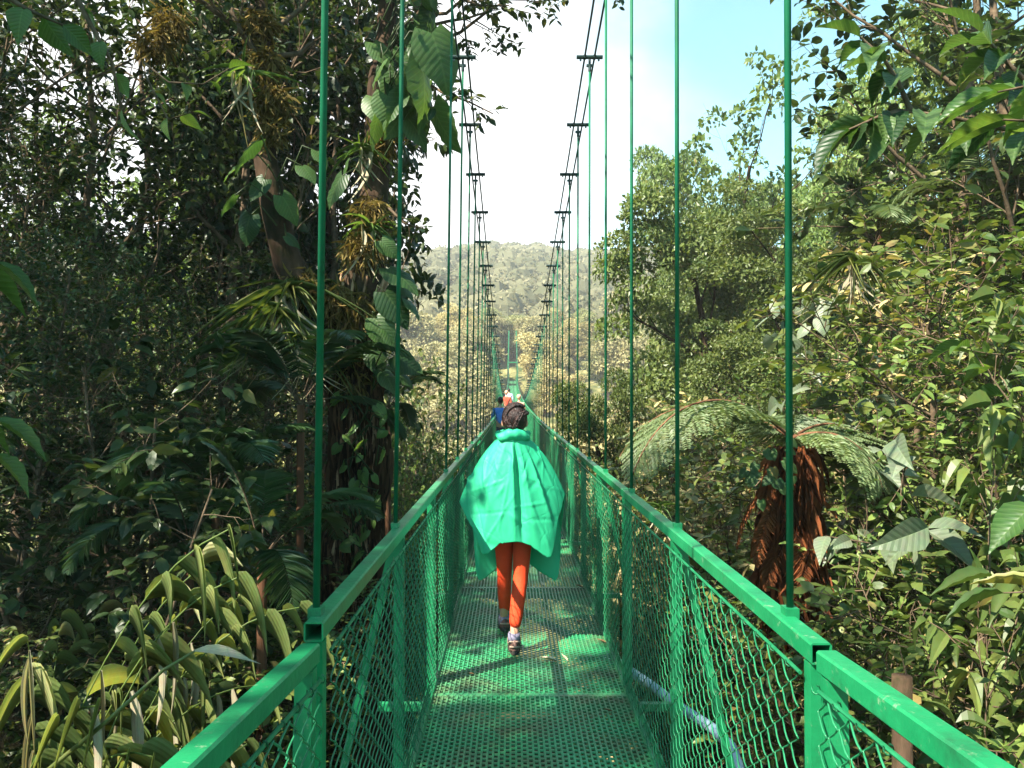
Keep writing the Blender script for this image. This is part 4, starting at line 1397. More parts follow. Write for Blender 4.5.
lb = rel([(350, 345, 8.0), (330, 318, 7.9), (305, 300, 7.8), (286, 262, 7.7), (272, 210, 7.6), (262, 150, 7.6), (268, 95, 7.7), (262, 40, 7.8), (252, -40, 8.0), (240, -160, 8.2)])
g = G().tube(lb, [.15, .15, .15, .14, .12, .11, .09, .075, .06, .04], 14)
lb2 = rel([(380, 60, 8.5), (420, 10, 8.2), (470, -60, 8.0)])
g.tube(lb2, [.07, .05, .03], 8)
lb3 = rel([(384, -20, 8.6), (330, -90, 8.4), (250, -150, 8.0)])
g.tube(lb3, [.09, .07, .04], 8)
g.build('limb', M['bark'], tree, smooth=True)
g = G()
for q in range(130):
    pxs = rngt.uniform(337, 388); y0 = rngt.uniform(270, 480); y1 = y0 + rngt.uniform(60, 240)
    a = rngt.uniform(-2.9, .3)
    ys_ = np.linspace(y0, min(y1, 680), 9)
    cen = np.stack([np.interp([P(355, v, 8)[2] for v in ys_], tp[:, 2] + o0[2], tp[:, q2] + o0[q2]) for q2 in range(2)], 1)
    rr_ = np.interp([P(355, v, 8)[2] for v in ys_], tp[:, 2] + o0[2], rad)
    aa = a + np.cumsum(rngt.normal(size=9) * .06)
    pt = np.stack([cen[:, 0] + np.cos(aa) * (rr_ + .028), cen[:, 1] + np.sin(aa) * (rr_ + .028), [P(355, v, 8)[2] for v in ys_]], 1) - o0
    g.tube(pt, np.linspace(.011, .005, 9) * rngt.uniform(.5, 1.6), 5)
g.build('aerial_root', M['root'], tree, smooth=True)
g = G()
for q in range(2600):
    yq = rngt.uniform(330, 640); zq = P(355, yq, 8)[2]; a = rngt.uniform(-3.3, .2)
    cxy = [np.interp(zq, tp[:, 2] + o0[2], tp[:, q2] + o0[q2]) for q2 in range(2)]; rq = np.interp(zq, tp[:, 2] + o0[2], rad) + rngt.uniform(.0, .055)
    leaves(g, TM_STRIP, [np.array([cxy[0] + math.cos(a) * rq, cxy[1] + math.sin(a) * rq, zq]) - o0], [(rngt.normal() * .12, rngt.normal() * .12, -1)], [(math.cos(a), math.sin(a), 0)], rngt.uniform(.12, .45), rngt.uniform(.006, .016), rngt.beta(1.2, 2.2))
g.build('root_fibre', M['fibre'], tree)
# crown sprays seen against the sky
sk = [[(lb2, .05, .03), (lb3, .07, .04), (lb[6:], .08, .04), (tp[-16:], .1, .06)]]
for lv in (LV(12, 1.7, .9, .02, .16, 5, t0=.1), LV(6, .7, .75, -.02, seg=3, t0=.3), LV(4, .3, .7, -.02, seg=2, t0=.3)):
    sk += grow(rngt, [], 0, 0, [])[:0]
    new = []
    for pts, a, b in sk[-1]:
        new += grow(rngt, pts, a, b, [lv])[1]
    sk.append(new)
for (pts_) in (rel([(400, -30, 7.6), (440, -12, 7.5), (478, 2, 7.5), (508, 2, 7.5)]), rel([(395, 60, 8.3), (440, 90, 7.9), (468, 100, 7.7), (492, 112, 7.6)]),
               rel([(385, 205, 8.0), (402, 222, 7.9), (418, 228, 7.9)])):
    b1 = grow(rngt, pts_, .02, .006, [LV(9, .28, .8, -.03, .15, 3, t0=.15)])
    sk[1].append((pts_, .018, .006)); sk[3] += b1[1]
g = G(); wood(g, sk[1:], sides=(6, 5, 3)); g.build('branch', M['twig'], tree, smooth=True)
g = G(); twig_leaves(rngt, g, sk[3], TM_OVATE, 6, .10, .05, droop=-.35, t0=.3); g.build('crown', M['lf_dark'], tree)


def climber(label, spots, leafm, size, seed, cat='climbing plant'):
    """vine with big heart-shaped leaves on stalks"""
    rng = np.random.default_rng(seed)
    a0 = np.array(P(*spots[0][:3]))
    root = empty('climbing_vine', a0, label, cat)
    gs, g = G(), G()
    for (px, py, d, ax, ay, sz, dirx, diry) in spots:
        tip = P(px, py, d); anc = P(ax, ay, d + .1)
        mid = (tip + anc) / 2 + np.array([0, -.08, .12])
        gs.tube(np.array([anc, mid, tip]) - a0, [.009, .007, .005], 5, cap=False)
        D = np.array([dirx, rng.uniform(-.5, .2), -diry], float)
        N = np.array([dirx * .6 + rng.normal() * .55, -.6 + rng.normal() * .35, .7 + rng.normal() * .35])
        leaves(g, TM_HEART, [tip - a0], [D], [N], sz, sz * rng.uniform(.72, .86), rng.uniform(.1, .9))
    gs.build('stem', M['lf_dark'], root, smooth=True)
    g.build('foliage', leafm, root, smooth=True)
    return root


rc = np.random.default_rng(9)
sp = []
for q in range(34):
    px, py = rc.uniform(370, 430), rc.uniform(-30, 130)
    sp.append((px, py, rc.uniform(7.4, 8.0), 383 + rc.normal() * 4, py + rc.uniform(-20, 50), rc.uniform(.16, .36), rc.uniform(-.7, .9), rc.uniform(.5, 1)))
sp += [(420, 62, 7.5, 386, 90, .62, .25, 1), (430, 30, 7.4, 388, 60, .55, .4, 1), (408, 95, 7.6, 386, 130, .5, -.2, 1), (432, 105, 7.7, 388, 140, .5, .3, 1)]
climber('vine of very large drooping leaves up the high trunk against the sky', sp, M['lf_big'], .6, 91)
sp = [(px - 4, py, rc.uniform(7.3, 7.7), 372, py + 14, sz * rc.uniform(.6, .95), dx, dy) for (px, py, sz, dx, dy) in
      ((384, 240, .36, .8, .8), (392, 268, .42, .9, .5), (388, 292, .44, .7, .9), (400, 282, .36, 1, .7), (378, 318, .42, .5, 1), (390, 330, .40, .7, .8), (398, 356, .34, .9, .5),
       (376, 350, .38, .4, .9), (410, 300, .30, 1, .9), (386, 372, .3, .7, .8), (404, 375, .28, .8, .6), (412, 362, .26, .9, .5))]
climber('vine with broad heart shaped leaves on the right side of the mossy trunk', sp, M['lf_big'], .4, 92)
sp = [(px, py, rc.uniform(7.0, 7.4), ax, ay, sz * rc.uniform(.45, .85), dx, dy) for (px, py, ax, ay, sz, dx, dy) in
      ((255, 140, 268, 160, .42, -.8, .5), (240, 160, 270, 170, .4, -.9, .4), (262, 178, 275, 180, .36, -.5, .8), (280, 195, 280, 205, .36, .4, .6), (285, 235, 285, 240, .34, .6, .4),
       (232, 195, 270, 200, .42, -.8, .7), (248, 215, 275, 225, .4, -.3, .9), (300, 165, 275, 180, .42, .8, .7), (315, 150, 290, 170, .4, .7, .8), (345, 160, 372, 180, .42, -.4, .8), (340, 175, 370, 190, .4, -.6, .8))]
climber('glossy large leaved vine on the mossy left limb of the big tree', sp, M['lf_big'], .4, 93)


rc = np.random.default_rng(29)
climber('small leaved creeper climbing the lower big trunk above the rail', [(rc.uniform(336, 386), py, 7.55, rc.uniform(345, 375), py + 15, rc.uniform(.08, .16), rc.uniform(-.8, .8), rc.uniform(.2, .9)) for py in np.linspace(395, 560, 34)], M['lf_bright'], .2, 97)


def moss_mass(label, spots, seed):
    rng = np.random.default_rng(seed)
    a0 = P(*spots[0][:3])
    root = empty('hanging_moss', a0, label, 'moss')
    g = G()
    for (px, py, d, r, n) in spots:
        c = P(px, py, d) - a0
        u = rand_dirs(rng, n)
        leaves(g, TM_STRIP, c + u * r * rng.uniform(.3, 1, (n, 1)), u * .6 + rng.normal(size=(n, 3)) * .6 + np.array([0, 0, -.9]), u + rng.normal(size=(n, 3)) * .3, rng.uniform(.05, .2, n), .012, rng.uniform(size=n))
    g.build('moss_strand', M['moss'], root)
    return root


moss_mass('golden brown moss clump on the left limb of the big tree', [(270, 100, 7.55, .17, 500), (262, 60, 7.6, .15, 400), (256, 20, 7.7, .16, 400), (268, 130, 7.5, .13, 250), (150, 40, 8.2, .2, 300), (165, 20, 8.3, .2, 300)], 61)
moss_mass('dark shaggy moss hanging from the fork of the big tree', [(330, 300, 7.75, .2, 500), (300, 290, 7.7, .22, 500), (362, 250, 7.85, .22, 500), (368, 215, 7.9, .2, 400), (355, 310, 7.8, .22, 500), (380, 140, 8.1, .15, 300), (352, 380, 7.8, .2, 300)], 62)
tuft_a.place(P(288, 292, 7.5), 0, .85, 'tuft of long drooping strap leaves hanging below the fork of the big tree', 'epiphyte')
tuft_a.place(P(278, 315, 7.45), 2.0, .75, 'second hanging tuft of strap leaves partly withered just below the fork', 'epiphyte')
tuft_a.place(P(300, 345, 7.4), 4.0, .55, 'small mostly withered strap leaf tuft low on the big trunk', 'epiphyte')
tuft_b.place(P(240, 75, 7.3), 1.0, .9, 'bright green leaf tuft beside the golden moss clump', 'epiphyte')
tuft_b.place(P(362, 150, 7.9), 3.0, .8, 'small fern like tuft on the upper big trunk', 'epiphyte')
tuft_b.place(P(366, 228, 7.75), 5.0, .8, 'small tuft on the trunk just above the fork', 'epiphyte')

# lone fronds of palms beside the trunk
palm_d.at(388, 408, 9.6, 'palm behind the big trunk with one comb like frond reaching right over the rail', 1.1, .7)
palm_d.at(300, 405, 7.3, 'palm with pale lit fronds just left of the big trunk', .4)
palm_d.at(215, 500, 6.8, 'dark palm whose fronds fan out midway up the shaded left foliage', 2.2)
palm_s.at(262, 560, 5.6, 'young palm low beside the left railing with feathery dark fronds', .2)
palm_s.at(190, 545, 6.2, 'young palm left of the railing palm and a little farther back', 3.2)
palm_d.at(80, 520, 7.6, 'palm deep in the shade at the left edge above the canes', 5.0)

# ---- the shaded wall of foliage left of the bridge
GL = 'understory trees in the shaded left wall'
LBL = 'dark small leaved understory tree in the shaded foliage wall left of the bridge'
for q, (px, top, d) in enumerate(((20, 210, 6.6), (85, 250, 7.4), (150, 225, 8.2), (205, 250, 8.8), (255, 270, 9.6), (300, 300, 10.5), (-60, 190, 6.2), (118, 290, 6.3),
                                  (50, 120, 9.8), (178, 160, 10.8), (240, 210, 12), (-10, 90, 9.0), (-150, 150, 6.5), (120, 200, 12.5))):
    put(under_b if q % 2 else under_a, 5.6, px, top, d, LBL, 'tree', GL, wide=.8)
for q, (px, top, d) in enumerate(((40, 360, 5.8), (160, 350, 6.6), (232, 330, 7.6), (100, 420, 5.4), (290, 430, 8.6), (10, 300, 7.0))):
    put(broad_sap, 4.3, px, top, d, ['sapling with larger dark drooping leaves in the shaded left foliage', 'broad leaved dark sapling standing deeper in the left foliage'][q % 2], 'sapling', 'dark saplings left of the bridge')
for q, (px, top, d) in enumerate(((60, 600, 6.0), (150, 610, 6.0), (215, 640, 5.6), (250, 600, 6.2), (280, 560, 7.5), (-20, 600, 4.6))):
    put(shrub_a, 2.7, px, top, d, 'dark low shrub filling the shade below the left railing line', 'shrub', 'low shrubs below the left wall')
# overhead canopy with sky gaps
for q, (px, top, d) in enumerate(((110, -60, 10.5), (215, -100, 11.5), (20, -90, 9.5), (310, -60, 12.5), (160, -20, 13), (60, 20, 12.5), (270, 20, 14), (-60, -40, 11), (340, 60, 13.5))):
    put(twiggy_tree, 8.6, px, top, d, 'thin twiggy tree of the open canopy letting sky through at upper left', 'tree', 'twiggy canopy trees at upper left', wide=.8)
for q, (px, top, d, lb) in enumerate(((215, -60, 12, 'dense dark crown high between the two trunks at upper left'), (330, -70, 14, 'leafy crown behind the upper part of the big trunk'),
                                      (-70, -60, 12, 'leafy crown cut by the top left corner'))):
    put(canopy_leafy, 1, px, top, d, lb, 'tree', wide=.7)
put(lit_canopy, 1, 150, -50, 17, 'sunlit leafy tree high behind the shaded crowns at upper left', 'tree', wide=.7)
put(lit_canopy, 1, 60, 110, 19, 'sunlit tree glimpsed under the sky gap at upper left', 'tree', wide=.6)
# sunlit growth behind the shaded wall
for q, (px, top, d) in enumerate(((40, 330, 15), (130, 300, 17), (220, 330, 16), (300, 320, 18), (400, 380, 15), (430, 420, 18), (60, 250, 22), (180, 240, 24), (290, 270, 26), (420, 360, 26), (380, 440, 12.5), (425, 455, 14))):
    put([shrub_b, shrub_a][q % 2], 2.9, px, top, d, 'sunlit pale green growth glimpsed behind the dark left foliage', 'shrub', 'sunlit growth behind the left wall')
for q, (px, top, d) in enumerate(((405, 455, 10.5), (440, 440, 13), (330, 470, 11), (455, 440, 17))):
    put(shrub_b, 2.9, px, top, d, 'sunlit small leaved shrub between the big trunk and the left railing', 'shrub', 'shrubs right of the big trunk')

# canes at lower left
put(cane_a, 2.2, -25, 540, 3.9, 'clump of tall canes with long drooping yellow green blades at lower left', 'cane plant', rz=.3, clear=1.55)
put(cane_b, 1.9, 40, 565, 4.3, 'cane clump with blades hanging in a row and some withered white', 'cane plant', rz=1.2, clear=1.55)
put(cane_b, 1.9, 75, 650, 4.6, 'smaller arching cane clump nearest the left railing', 'cane plant', rz=2.9, clear=1.55)
put(cane_a, 2.2, -40, 625, 3.2, 'nearest cane clump cut by the lower left corner', 'cane plant', rz=4.0, clear=1.55)

# single arching withered blade reaching to the rail
ab = empty('arching_blade', P(60, 740, 3.2), 'single arching cane with a pale withered blade pointing at the left rail', 'cane plant')
pt = np.array([P(*q) for q in ((50, 768, 3.2), (110, 718, 3.15), (165, 668, 3.1), (195, 650, 3.1))]) - np.array(ab.location)
G().tube(pt, [.011, .009, .007, .005], 6).build('cane', M['cane'], ab, smooth=True)
g = G(); leaves(g, make_outline([.1, .4, .5, .45, .3, .1, .01], .12, .2), [pt[-1]], [P(262, 656, 3.05) - P(195, 650, 3.1)], [[0, -.5, 1]], .27, .05, .7)
g.build('withered_foliage', M['drystrap'], ab, smooth=True)


def spray(name, label, cat, stems, leafm, L, Wd, tm, seed, per=9, droop=-.4, woodm='twig', sr=.008, flatten=.7):
    """a branch of large leaves built from the stem lines given"""
    rng = np.random.default_rng(seed)
    a0 = P(*stems[0][0])
    root = empty(name, a0, label, cat)
    gs, g = G(), G()
    for st in stems:
        pts = np.array([P(*q) for q in st]) - a0
        gs.tube(pts, np.linspace(sr, sr * .35, len(pts)), 6, cap=False)
        t = np.linspace(.22, 1, per)
        for k_, tq in enumerate(t):
            p, dd = at(pts, min(tq, .999))
            sd_ = unit(np.cross(dd, [0, -.4, 1])) * (1 if k_ % 2 else -1)
            D = dd * (.5 + .8 * (k_ == per - 1)) + sd_ * flatten * (k_ < per - 1) + rng.normal(size=3) * .2 + np.array([0, 0, droop])
            ln = L * rng.uniform(.7, 1.15)
            leaves(g, tm, [p], [D], [np.array([0, -.35, 1]) + rng.normal(size=3) * .35], ln, ln * Wd / L, rng.uniform(.05, .95))
    gs.build('branch', M[woodm], root, smooth=True)
    g.build('foliage', leafm, root, smooth=True)
    return root


# near leaves hanging into the top left corner and along the left edge
spray('leafy_branch', 'dark bare branch with a few broad green leaves in the top left corner', 'branch', [[(60, -30, 2.6), (85, 20, 2.6), (108, 60, 2.65), (118, 108, 2.7)], [(-20, -20, 2.4), (20, 5, 2.4), (58, 22, 2.45)]], M['lf_bright'], .11, .07, TM_BLADE, 71, per=4, sr=.010, droop=-.7)
spray('leafy_branch', 'slender branch with single dry leaf and small leaves near the left limb', 'branch', [[(140, 60, 4.2), (165, 80, 4.2), (200, 82, 4.2), (226, 66, 4.2)], [(140, 70, 4.2), (165, 118, 4.2), (190, 110, 4.2)]], M['lf_bright'], .13, .07, TM_BLADE, 72, per=4, sr=.007)
spray('leafy_branch', 'long green blades entering the picture at the left edge', 'branch', [[(-60, 250, 2.6), (-10, 262, 2.6)], [(-60, 400, 2.5), (-8, 420, 2.5)], [(-70, 440, 2.6), (-10, 455, 2.6)]], M['lf_bright'], .26, .08, TM_LONG, 73, per=3, sr=.007, droop=-.5)

# ---- right side: near branch of big leaves
spray('leafy_branch', 'near branch of big dark green leaves hanging in from the upper right', 'branch',
      [[(1100, 150, 3.0), (1010, 128, 3.0), (950, 115, 3.0), (900, 108, 3.0), (862, 120, 3.0)], [(912, 108, 3.0), (900, 80, 3.0), (885, 55, 3.0), (862, 34, 3.0)], [(905, 110, 3.0), (880, 115, 2.95), (850, 128, 2.95)],
       [(1060, 110, 2.9), (1010, 60, 2.9), (985, 30, 2.9)]],
      M['lf_big'], .21, .085, TM_LONG, 74, per=9, sr=.011, droop=-.55)
spray('leafy_branch', 'lit long leaves reaching in at the right edge above the shrubs', 'branch', [[(1110, 60, 2.6), (1050, 80, 2.6), (1000, 90, 2.6)], [(1120, 160, 2.6), (1050, 120, 2.6), (1005, 118, 2.6)]], M['lf_bright'], .24, .075, TM_LONG, 75, per=5, sr=.009, droop=-.25)
spray('leafy_branch', 'very large ribbed pale leaf at the right edge above the corner shrubs', 'branch', [[(1100, 470, 2.6), (1050, 500, 2.6), (1030, 505, 2.6)]], M['lf_bright'], .30, .14, TM_LONG, 76, per=2, sr=.008, droop=-.15)
spray('leafy_branch', 'long dark glossy blades pointing left at the lower right', 'branch', [[(1100, 600, 2.9), (1050, 590, 2.9), (1000, 592, 2.9)], [(1100, 560, 3.2), (1040, 575, 3.2), (990, 575, 3.2)]], M['lf_mid'], .27, .06, TM_LONG, 77, per=4, sr=.007, droop=-.15)

# right side: lit shrubs nearest the rail
GR = 'sunlit shrubs along the right side'
LR = 'sunlit small leaved shrub in the bank right of the bridge'
for q, (px, top, d) in enumerate(((900, 300, 7.0), (960, 240, 6.4), (1020, 250, 5.6), (1080, 180, 5.8), (870, 420, 6.4), (930, 470, 5.2), (1000, 480, 4.4), (840, 500, 7.0), (820, 340, 9.5), (880, 250, 10),
                                  (950, 170, 9.0), (1040, 120, 8.6), (800, 540, 6.0), (870, 590, 4.8), (940, 620, 4.0), (1010, 640, 3.6), (740, 480, 8.6), (690, 500, 9.0), (660, 470, 10.5), (720, 430, 11.5),
                                  (640, 440, 12.5), (600, 450, 14), (775, 420, 12), (1100, 330, 4.6), (720, 540, 7.6), (1060, 560, 3.8), (880, 470, 5.0), (865, 540, 4.7))):
    put([shrub_b, shrub_a, shrub_b][q % 3], 2.9, px, top, d, LR, 'shrub', GR, wide=.6 if px < 890 and d < 5.5 else 1)
for q, (px, top, d, lb) in enumerate(((1000, 310, 5.4, 'broad leaved shrub with upright green leaves in the middle of the right bank'), (1010, 410, 4.4, 'broad leaved shrub with hanging pleated leaves at the right'),
                                      (1035, 350, 4.0, 'broad leaved shrub cut by the right edge of the picture'), (965, 445, 5.8, 'broad leaved shrub just right of the tree fern'),
                                      (1080, 620, 3.3, 'low broad leaved shrub in the lower right corner'), (1000, 560, 4.4, 'low broad leaved shrub behind the near right rail'))):
    put(shrub_c, 2.7, px, top, d, lb, 'shrub', wide=.6)
put(shrub_pale, 2.0, 870, 345, 6.8, 'shrub with whitish grey leaves beside the tree fern', 'shrub', wide=.6)
rc = np.random.default_rng(19)
climber('pale round leaved climber high beside the slanting dark trunk', [(px, py, rc.uniform(8.4, 8.9), px + rc.uniform(-12, 12), py + 30, rc.uniform(.15, .26), rc.uniform(-.8, .8), rc.uniform(.1, .8)) for (px, py) in
        ((766, 318), (778, 300), (786, 322), (800, 308), (812, 296), (824, 300), (834, 310), (790, 334), (770, 336), (806, 326), (820, 318), (842, 296))], M['lf_pale'], .2, 95)
put(shrub_pale, 2.0, 985, 440, 5.0, 'pale leaved shrub among the hanging leaves at right', 'shrub')
put(bright_shrub, 2.3, 945, 395, 5.9, 'bright green leaved shrub below the whitish leaves', 'shrub', wide=.55)
put(bright_shrub, 2.3, 960, 320, 5.0, 'bright green shrub with upright paired leaves at right', 'shrub')
put(dry_shrub, 2.0, 700, 395, 12, 'dry reddish shrub behind the arching fern', 'shrub')
put(dry_shrub, 2.0, 740, 470, 8.2, 'dry straw coloured shrub under the fern arch', 'shrub')
put(dry_shrub, 2.0, 650, 490, 8.8, 'dry pale shrub beside the right rail', 'shrub')
put(dry_shrub, 2.0, 905, 250, 8.4, 'dry yellowish shrub high on the right bank', 'shrub')
put(dry_shrub, 2.0, 930, 640, 4.6, 'dry brown low shrub near the tree stump', 'shrub')
palm_l.at(880, 235, 9.5, 'small pale palm with hanging fronds high on the right bank', 2.4, .8)
palm_l.at(985, 200, 8.6, 'small palm near the top of the right bank', .9, .8)
palm_s.at(940, 610, 5.0, 'young palm frond fan above the near right rail', 1.5, .6)
tuft_a.place(P(855, 262, 6.4), 1.0, .55, 'pale drooping strap leaf tuft on the right bank', 'epiphyte')
tuft_b.place(P(657, 510, 6.4), 1.0, .45, 'dry bromeliad spike standing just over the right rail', 'bromeliad')

# tree fern with its rusty skirt
tf = empty('tree_fern', on_ground(786, 5.4), 'tree fern with a rusty red skirt of dead fronds behind the right rail', 'tree fern')
o0 = np.array(tf.location)
top = P(790, 438, 5.4) - o0
rngf = np.random.default_rng(12)
G().tube([(0, 0, -.3), (0, 0, top[2] * .5), top * np.array([1, 1, .98])], [.10, .09, .08], 12).build('trunk', M['redbark'], tf, smooth=True)
g = G()
for q in range(2600):
    a = rngf.uniform(0, 6.28); zz = top[2] - rngf.uniform(.05, 1.25) ; r_ = rngf.uniform(.06, .135)
    leaves(g, TM_STRIP, [(top[0] + math.cos(a) * r_, top[1] + math.sin(a) * r_, zz)], [(math.cos(a) * .3 + rngf.normal() * .3, math.sin(a) * .3 + rngf.normal() * .3, -1)], [(math.cos(a), math.sin(a), .2)], rngf.uniform(.08, .34), .0065, rngf.uniform())
for q in range(7):
    gs_ = G(); a = rngf.uniform(2.2, 4.2) if q < 4 else rngf.uniform(0, 6.28)
    frond(g, g, rngf, top + np.array([0, 0, -.1 - .1 * q]), (math.cos(a) * .8, math.sin(a) * .8, -.5), rngf.uniform(.45, .7), 1.2, .11, 24, .022, tint=.7, rachis=.006)
g.build('dead_frond_skirt', M['deadfern'], tf)


def fern_frond(d0, L, droop, pin=.42, npin=34, tint=.5):
    """bipinnate frond: each pinna is itself a small comb of leaflets"""
    g, gs = G(), G()
    n = 16
    pts = [top.copy()]; d = unit(np.array(d0, float))
    for i_ in range(n):
        d = unit(d + np.array([0, 0, -droop * (.25 + i_ / n)]) / n * 2); pts.append(pts[-1] + d * L / n)
    pts = np.array(pts)
    gs.tube(pts, np.linspace(.012, .003, n + 1), 5, cap=False)
    for tq in np.linspace(.10, .99, npin):
        p, T = at(pts, tq)
        B = unit(np.cross(T, [0, 0, 1])); Nn = np.cross(B, T)
        ln = pin * max(.12, math.sin(math.pi * (tq * .8 + .16))) * rngf.uniform(.9, 1.1)
        for sgn in (-1, 1):
            D = unit(T * (.45 + .4 * tq) + sgn * B + np.array([0, 0, -.28]) + rngf.normal(size=3) * .06)
            m = 22
            s_ = np.linspace(.08, 1, m)
            pp = p + D * (ln * s_)[:, None] + np.array([0, 0, -.10]) * ln * (s_**2)[:, None]
            Sd = unit(np.cross(D, Nn))
            for s2 in (-1, 1):
                lw = ln * .22 * (1 - s_ * .7) * rngf.uniform(.8, 1.15, m)
                leaves(g, TM_SMALL, pp, D * .55 + Sd * s2 + rngf.normal(size=(m, 3)) * .08, np.tile(Nn, (m, 1)) + rngf.normal(size=(m, 3)) * .15, lw, np.full(m, ln * .05), np.clip(tint + rngf.normal(size=m) * .15, 0, 1))
    f = g.build('frond', M['fern'], tf)
    gs.build('rachis', M['redbark'], f, smooth=True)


for (dx, dy, dz, L, dr, ti) in ((-1, -.5, .85, 1.6, 1.6, .7), (-.95, .25, .7, 1.35, 1.4, .5), (.75, -.65, .4, .75, 1.7, .85), (.3, .9, .6, 1.1, 1.3, .4), (.9, .5, .5, 1.0, 1.4, .6)):
    fern_frond((dx, dy, dz), L, dr, tint=ti)
climb = [(770, 455, 5.0), (760, 470, 5.0), (775, 480, 5.0), (765, 490, 5.0), (782, 462, 5.0)]
rt = np.random.default_rng(4)
a0 = P(*climb[0]); vr = empty('creeping_vine', a0, 'little green creeper with small heart leaves on the tree fern skirt', 'climbing plant')
g = G()
for c_ in climb:
    for _ in range(5):
        leaves(g, TM_HEART, [P(c_[0] + rt.normal() * 8, c_[1] + rt.normal() * 8, 5.08) - a0], [(rt.normal(), -.3, -.8)], [(rt.normal() * .3, -.8, .5)], .07, .06, rt.uniform())
g.build('foliage', M['lf_big'], vr, smooth=True)

# ---- trees of the right side, near to far
put(twiggy_tree, 8.6, 930, -150, 9.5, 'twiggy open crowned tree at the top right with sky showing through', 'tree', rz=2.0)
put(twiggy_tree, 8.6, 1040, -200, 8.4, 'second twiggy tree crowding the top right corner', 'tree', rz=4.4)
put(mid_tree, 9.8, 805, 165, 16, 'dense dark green tree with a slanting trunk at right', 'tree', rz=.6)
put(mid_tree_b, 8.6, 880, 190, 17, 'dense green tree behind the lit shrubs at right', 'tree', rz=2.5)
put(mid_tree_b, 8.6, 742, 195, 22, 'rounded green tree with forking dark stems left of the slanting one', 'tree', rz=1.1, wide=.75)
put(mid_tree, 9.8, 728, 215, 27, 'rounded green tree standing nearest the hill view', 'tree', rz=3.3, wide=.6)
put(mid_tree_b, 8.6, 640, 372, 19, 'low bushy tree beside the right hangers', 'tree', rz=.2, wide=.6)
put(mid_tree, 9.8, 690, 330, 17, 'bushy tree with dark open branches below the rounded trees', 'tree', rz=5.0)
put(mid_tree_b, 8.6, 760, 340, 13, 'bushy tree under the slanting trunk', 'tree', rz=4.0)
put(feather_tree, 15.5, 740, 140, 40, 'pale feathery crowned tree rising behind the rounded trees', 'tree', rz=.4, wide=.55)
put(feather_tree, 15.5, 835, 125, 38, 'pale feathery tree right of the tallest hanger', 'tree', rz=2.2, wide=.6)
put(feather_tree, 15.5, 700, 185, 44, 'small pale feathery tree next to the hill slope', 'tree', rz=4.0, wide=.42)
put(sparse_tree, 15.0, 770, 75, 26, 'bare limbed tree with tufted leaves against the sky at right', 'tree', rz=2.0, wide=.85)
put(sparse_tree, 15.0, 865, -10, 25, 'tall sparse tree with open twigs against the sky', 'tree', rz=3.9, wide=.9)

for (px, top, d, lb, wd_) in ((900, 20, 17, 'sunlit leafy tree high behind the near big leaved branch', .6), (1005, -60, 12, 'sunlit leafy tree filling the top right corner', .7), (840, 75, 23, 'sunlit leafy tree just right of the tallest right hanger', .55),
                              (965, 90, 10.5, 'sunlit small crowned tree over the top of the right bank', .6), (1060, 130, 8.6, 'sunlit tree cut by the right edge of the picture', .6)):
    put(lit_canopy, 1, px, top, d, lb, 'tree', wide=wd_)

# ---- canopy trees behind the camera and beyond the left wall whose shade falls over it
for (x, y, h) in ((-10.5, 3.0, 10), (-11.5, 8.5, 12)):
    shade_tree.place((x, y, float(ground_z(x, y))), rg.uniform(0, 6.28), h / 11.0, 'tall canopy tree standing over the shaded left foliage', 'tree', 'canopy trees over the left wall')

canopy_leafy.place((-4.9, 2.6, float(ground_z(-4.9, 2.6)) + .2), 1.4, (.48, .48, .95), 'unseen leafy tree added beside the camera to dapple the walkway with shade', 'tree')  # out of view, added so its crown throws dapples on the deck
canopy_leafy.place((-5.9, -1.6, float(ground_z(-5.9, -1.6)) + .2), 2.0, (.60, .60, .95), 'unseen leafy tree added behind the camera to shade the near deck', 'tree')  # unseen crown, added and sized to shade the nearest deck panels

# ---- valley trees between the bridge and the far hill
GV = 'valley trees below the far hill'
VL = ('olive crowned tree in the sunlit valley wood below the hill', 'pale green tree in the sunlit valley wood below the hill', 'golden tree in the sunlit valley wood below the hill')
for row, (d0, n) in enumerate(((34, 7), (44, 9), (56, 11), (70, 13), (86, 14), (104, 15), (124, 16), (146, 17))):
    for q in range(n):
        d = d0 * rg.uniform(.93, 1.08)
        x = CX + ((q + .5 + rg.uniform(-.35, .35)) / n * 520 + 300 - 511) / F * d
        if abs(x) < 4.5: x = math.copysign(4.5 + rg.uniform(0, 2), x)
        k_ = int(rg.choice([0, 0, 1, 2])) if d > 60 else int(rg.choice([0, 1, 1, 2]))
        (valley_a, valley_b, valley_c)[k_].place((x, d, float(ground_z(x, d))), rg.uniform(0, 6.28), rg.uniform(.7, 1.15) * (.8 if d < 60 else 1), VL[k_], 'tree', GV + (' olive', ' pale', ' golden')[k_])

for q in range(34):
    d = rg.uniform(137, 165); x = rg.uniform(-16, 16)
    k_ = int(rg.choice([0, 1, 1, 2]))
    (valley_a, valley_b, valley_c)[k_].place((x, d, float(ground_z(x, d)) - .5), rg.uniform(0, 6.28), rg.uniform(.4, .8), VL[k_], 'tree', GV + (' olive', ' pale', ' golden')[k_])
for q in range(26):
    d = rg.uniform(60, 132); x = rg.choice((-1, 1)) * rg.uniform(4, 9)
    k_ = int(rg.choice([0, 1, 1, 2]))
    (valley_a, valley_b, valley_c)[k_].place((x, d, float(ground_z(x, d)) - .5), rg.uniform(0, 6.28), rg.uniform(.35, .6), VL[k_], 'tree', GV + (' olive', ' pale', ' golden')[k_])

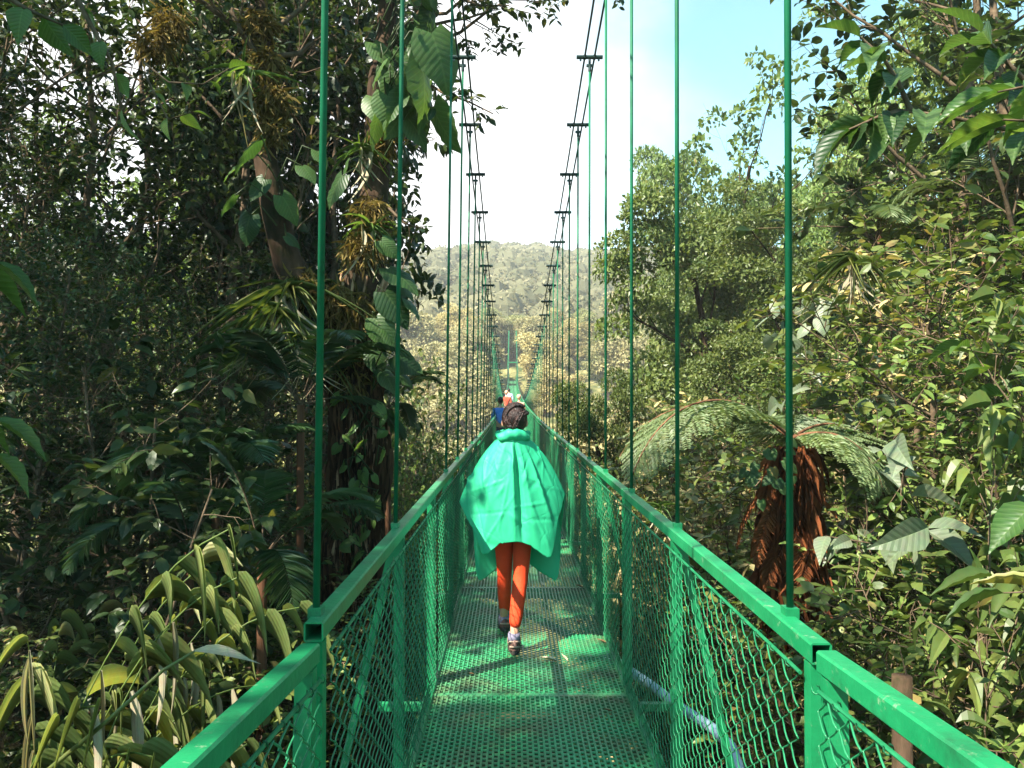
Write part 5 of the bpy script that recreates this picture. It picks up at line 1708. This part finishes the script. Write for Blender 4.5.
# ---- the wooded far hill: one mass of crowns
g = G()
rngh = np.random.default_rng(8)
ys_, cs_ = 158.0, []
while ys_ < 500:
    stp = 6.2 + (ys_ - 150) * .008
    half = ys_ * .62 + 30
    for x in np.arange(-half, half * .75, stp):
        cs_.append((x + rngh.uniform(-2.2, 2.2), ys_ + rngh.uniform(-2.2, 2.2), rngh.uniform(.7, 1.3)))
    ys_ += stp * .95
cs_ = np.array(cs_)
zz = ground_z(cs_[:, 0], cs_[:, 1])
for (x, y, s_), z in zip(cs_, zz):
    n = 90 if y < 320 else 60
    r = 4.2 * s_
    u = rand_dirs(rngh, n); u[:, 2] = np.abs(u[:, 2]) * 1.0 - .1
    Pp = np.array([x, y, z + 3.5 * s_]) + u * r * np.array([1, 1, .95]) * rngh.uniform(.8, 1.05, (n, 1))
    ct = rngh.beta(1.2, 1.2)
    ph_ = rngh.uniform(0, 6.28, 4)
    lump = lambda V: V * (1 + .13 * np.sin(V[:, 0:1] * 4 + ph_[0]) * np.sin(V[:, 1:2] * 4 + ph_[1]) + .08 * np.sin(V[:, 2:3] * 6 + ph_[2]))
    g2 = G(); ellipsoid(g2, (x, y, z + 3.3 * s_), (r, r, r * .95), 10, 6, lump)
    g.add(np.concatenate(g2.V), np.concatenate(g2.Q), None, tq=ct * .35)
    leaves(g, TM_SMALL, Pp, u + rngh.normal(size=(n, 3)) * .6, u + np.array([0, 0, .5]) + rngh.normal(size=(n, 3)) * .35, 1.1 * s_ * rngh.uniform(.7, 1.3, n), .75 * s_, np.clip(ct * .55 + rngh.uniform(0, .4, n), 0, 1))
tag(g.build('hillside_forest', M['lf_hill_hazed']), 'sunlit mixed forest covering the far hillside', 'forest', kind='stuff')

# ---- small things on the ground to the right
pp_ = np.array([(-.3, 7.3, -.15), (.55, 5.7, -.18), (.80, 5.25, -.24), (.95, 4.98, -.29), (1.08, 4.72, -.31), (1.15, 4.58, -.36), (1.22, 4.46, -.6), (1.26, 4.4, -1.2), (1.3, 4.35, -2.9)])
tt_ = np.linspace(0, len(pp_) - 1, 90); rr_ = .030 + .003 * (np.arange(90) % 2)
pc_ = np.stack([np.interp(tt_, np.arange(len(pp_)), pp_[:, q]) for q in range(3)], 1)
tag(G().tube(pc_ - pp_[0], rr_, 12).build('water_pipe', M['pipe'], None, True, pp_[0]), 'pale blue ribbed pipe slung under the deck seen through the right mesh', 'pipe')
st = empty('tree_stump', on_ground(896, 3.3), 'cut dark tree stump among low leaves beyond the near right rail', 'stump')
hs = P(896, 674, 3.3)[2] - st.location[2]
G().tube([(0, 0, -.3), (0, 0, hs * .5), (.01, 0, hs)], [.055, .042, .040], 14).build('trunk', M['bark'], st, smooth=True)
for pr in (under_a, under_b, broad_sap, shrub_a, shrub_b, shrub_c, shrub_pale, bright_shrub, dry_shrub, mid_tree, mid_tree_b, feather_tree, valley_a, valley_b, valley_c, sparse_tree, twiggy_tree, shade_tree, canopy_leafy, palm_d, palm_s, cane_a, cane_b, tuft_a, tuft_b):
    if not pr.used: print('UNUSED', pr.root.name)
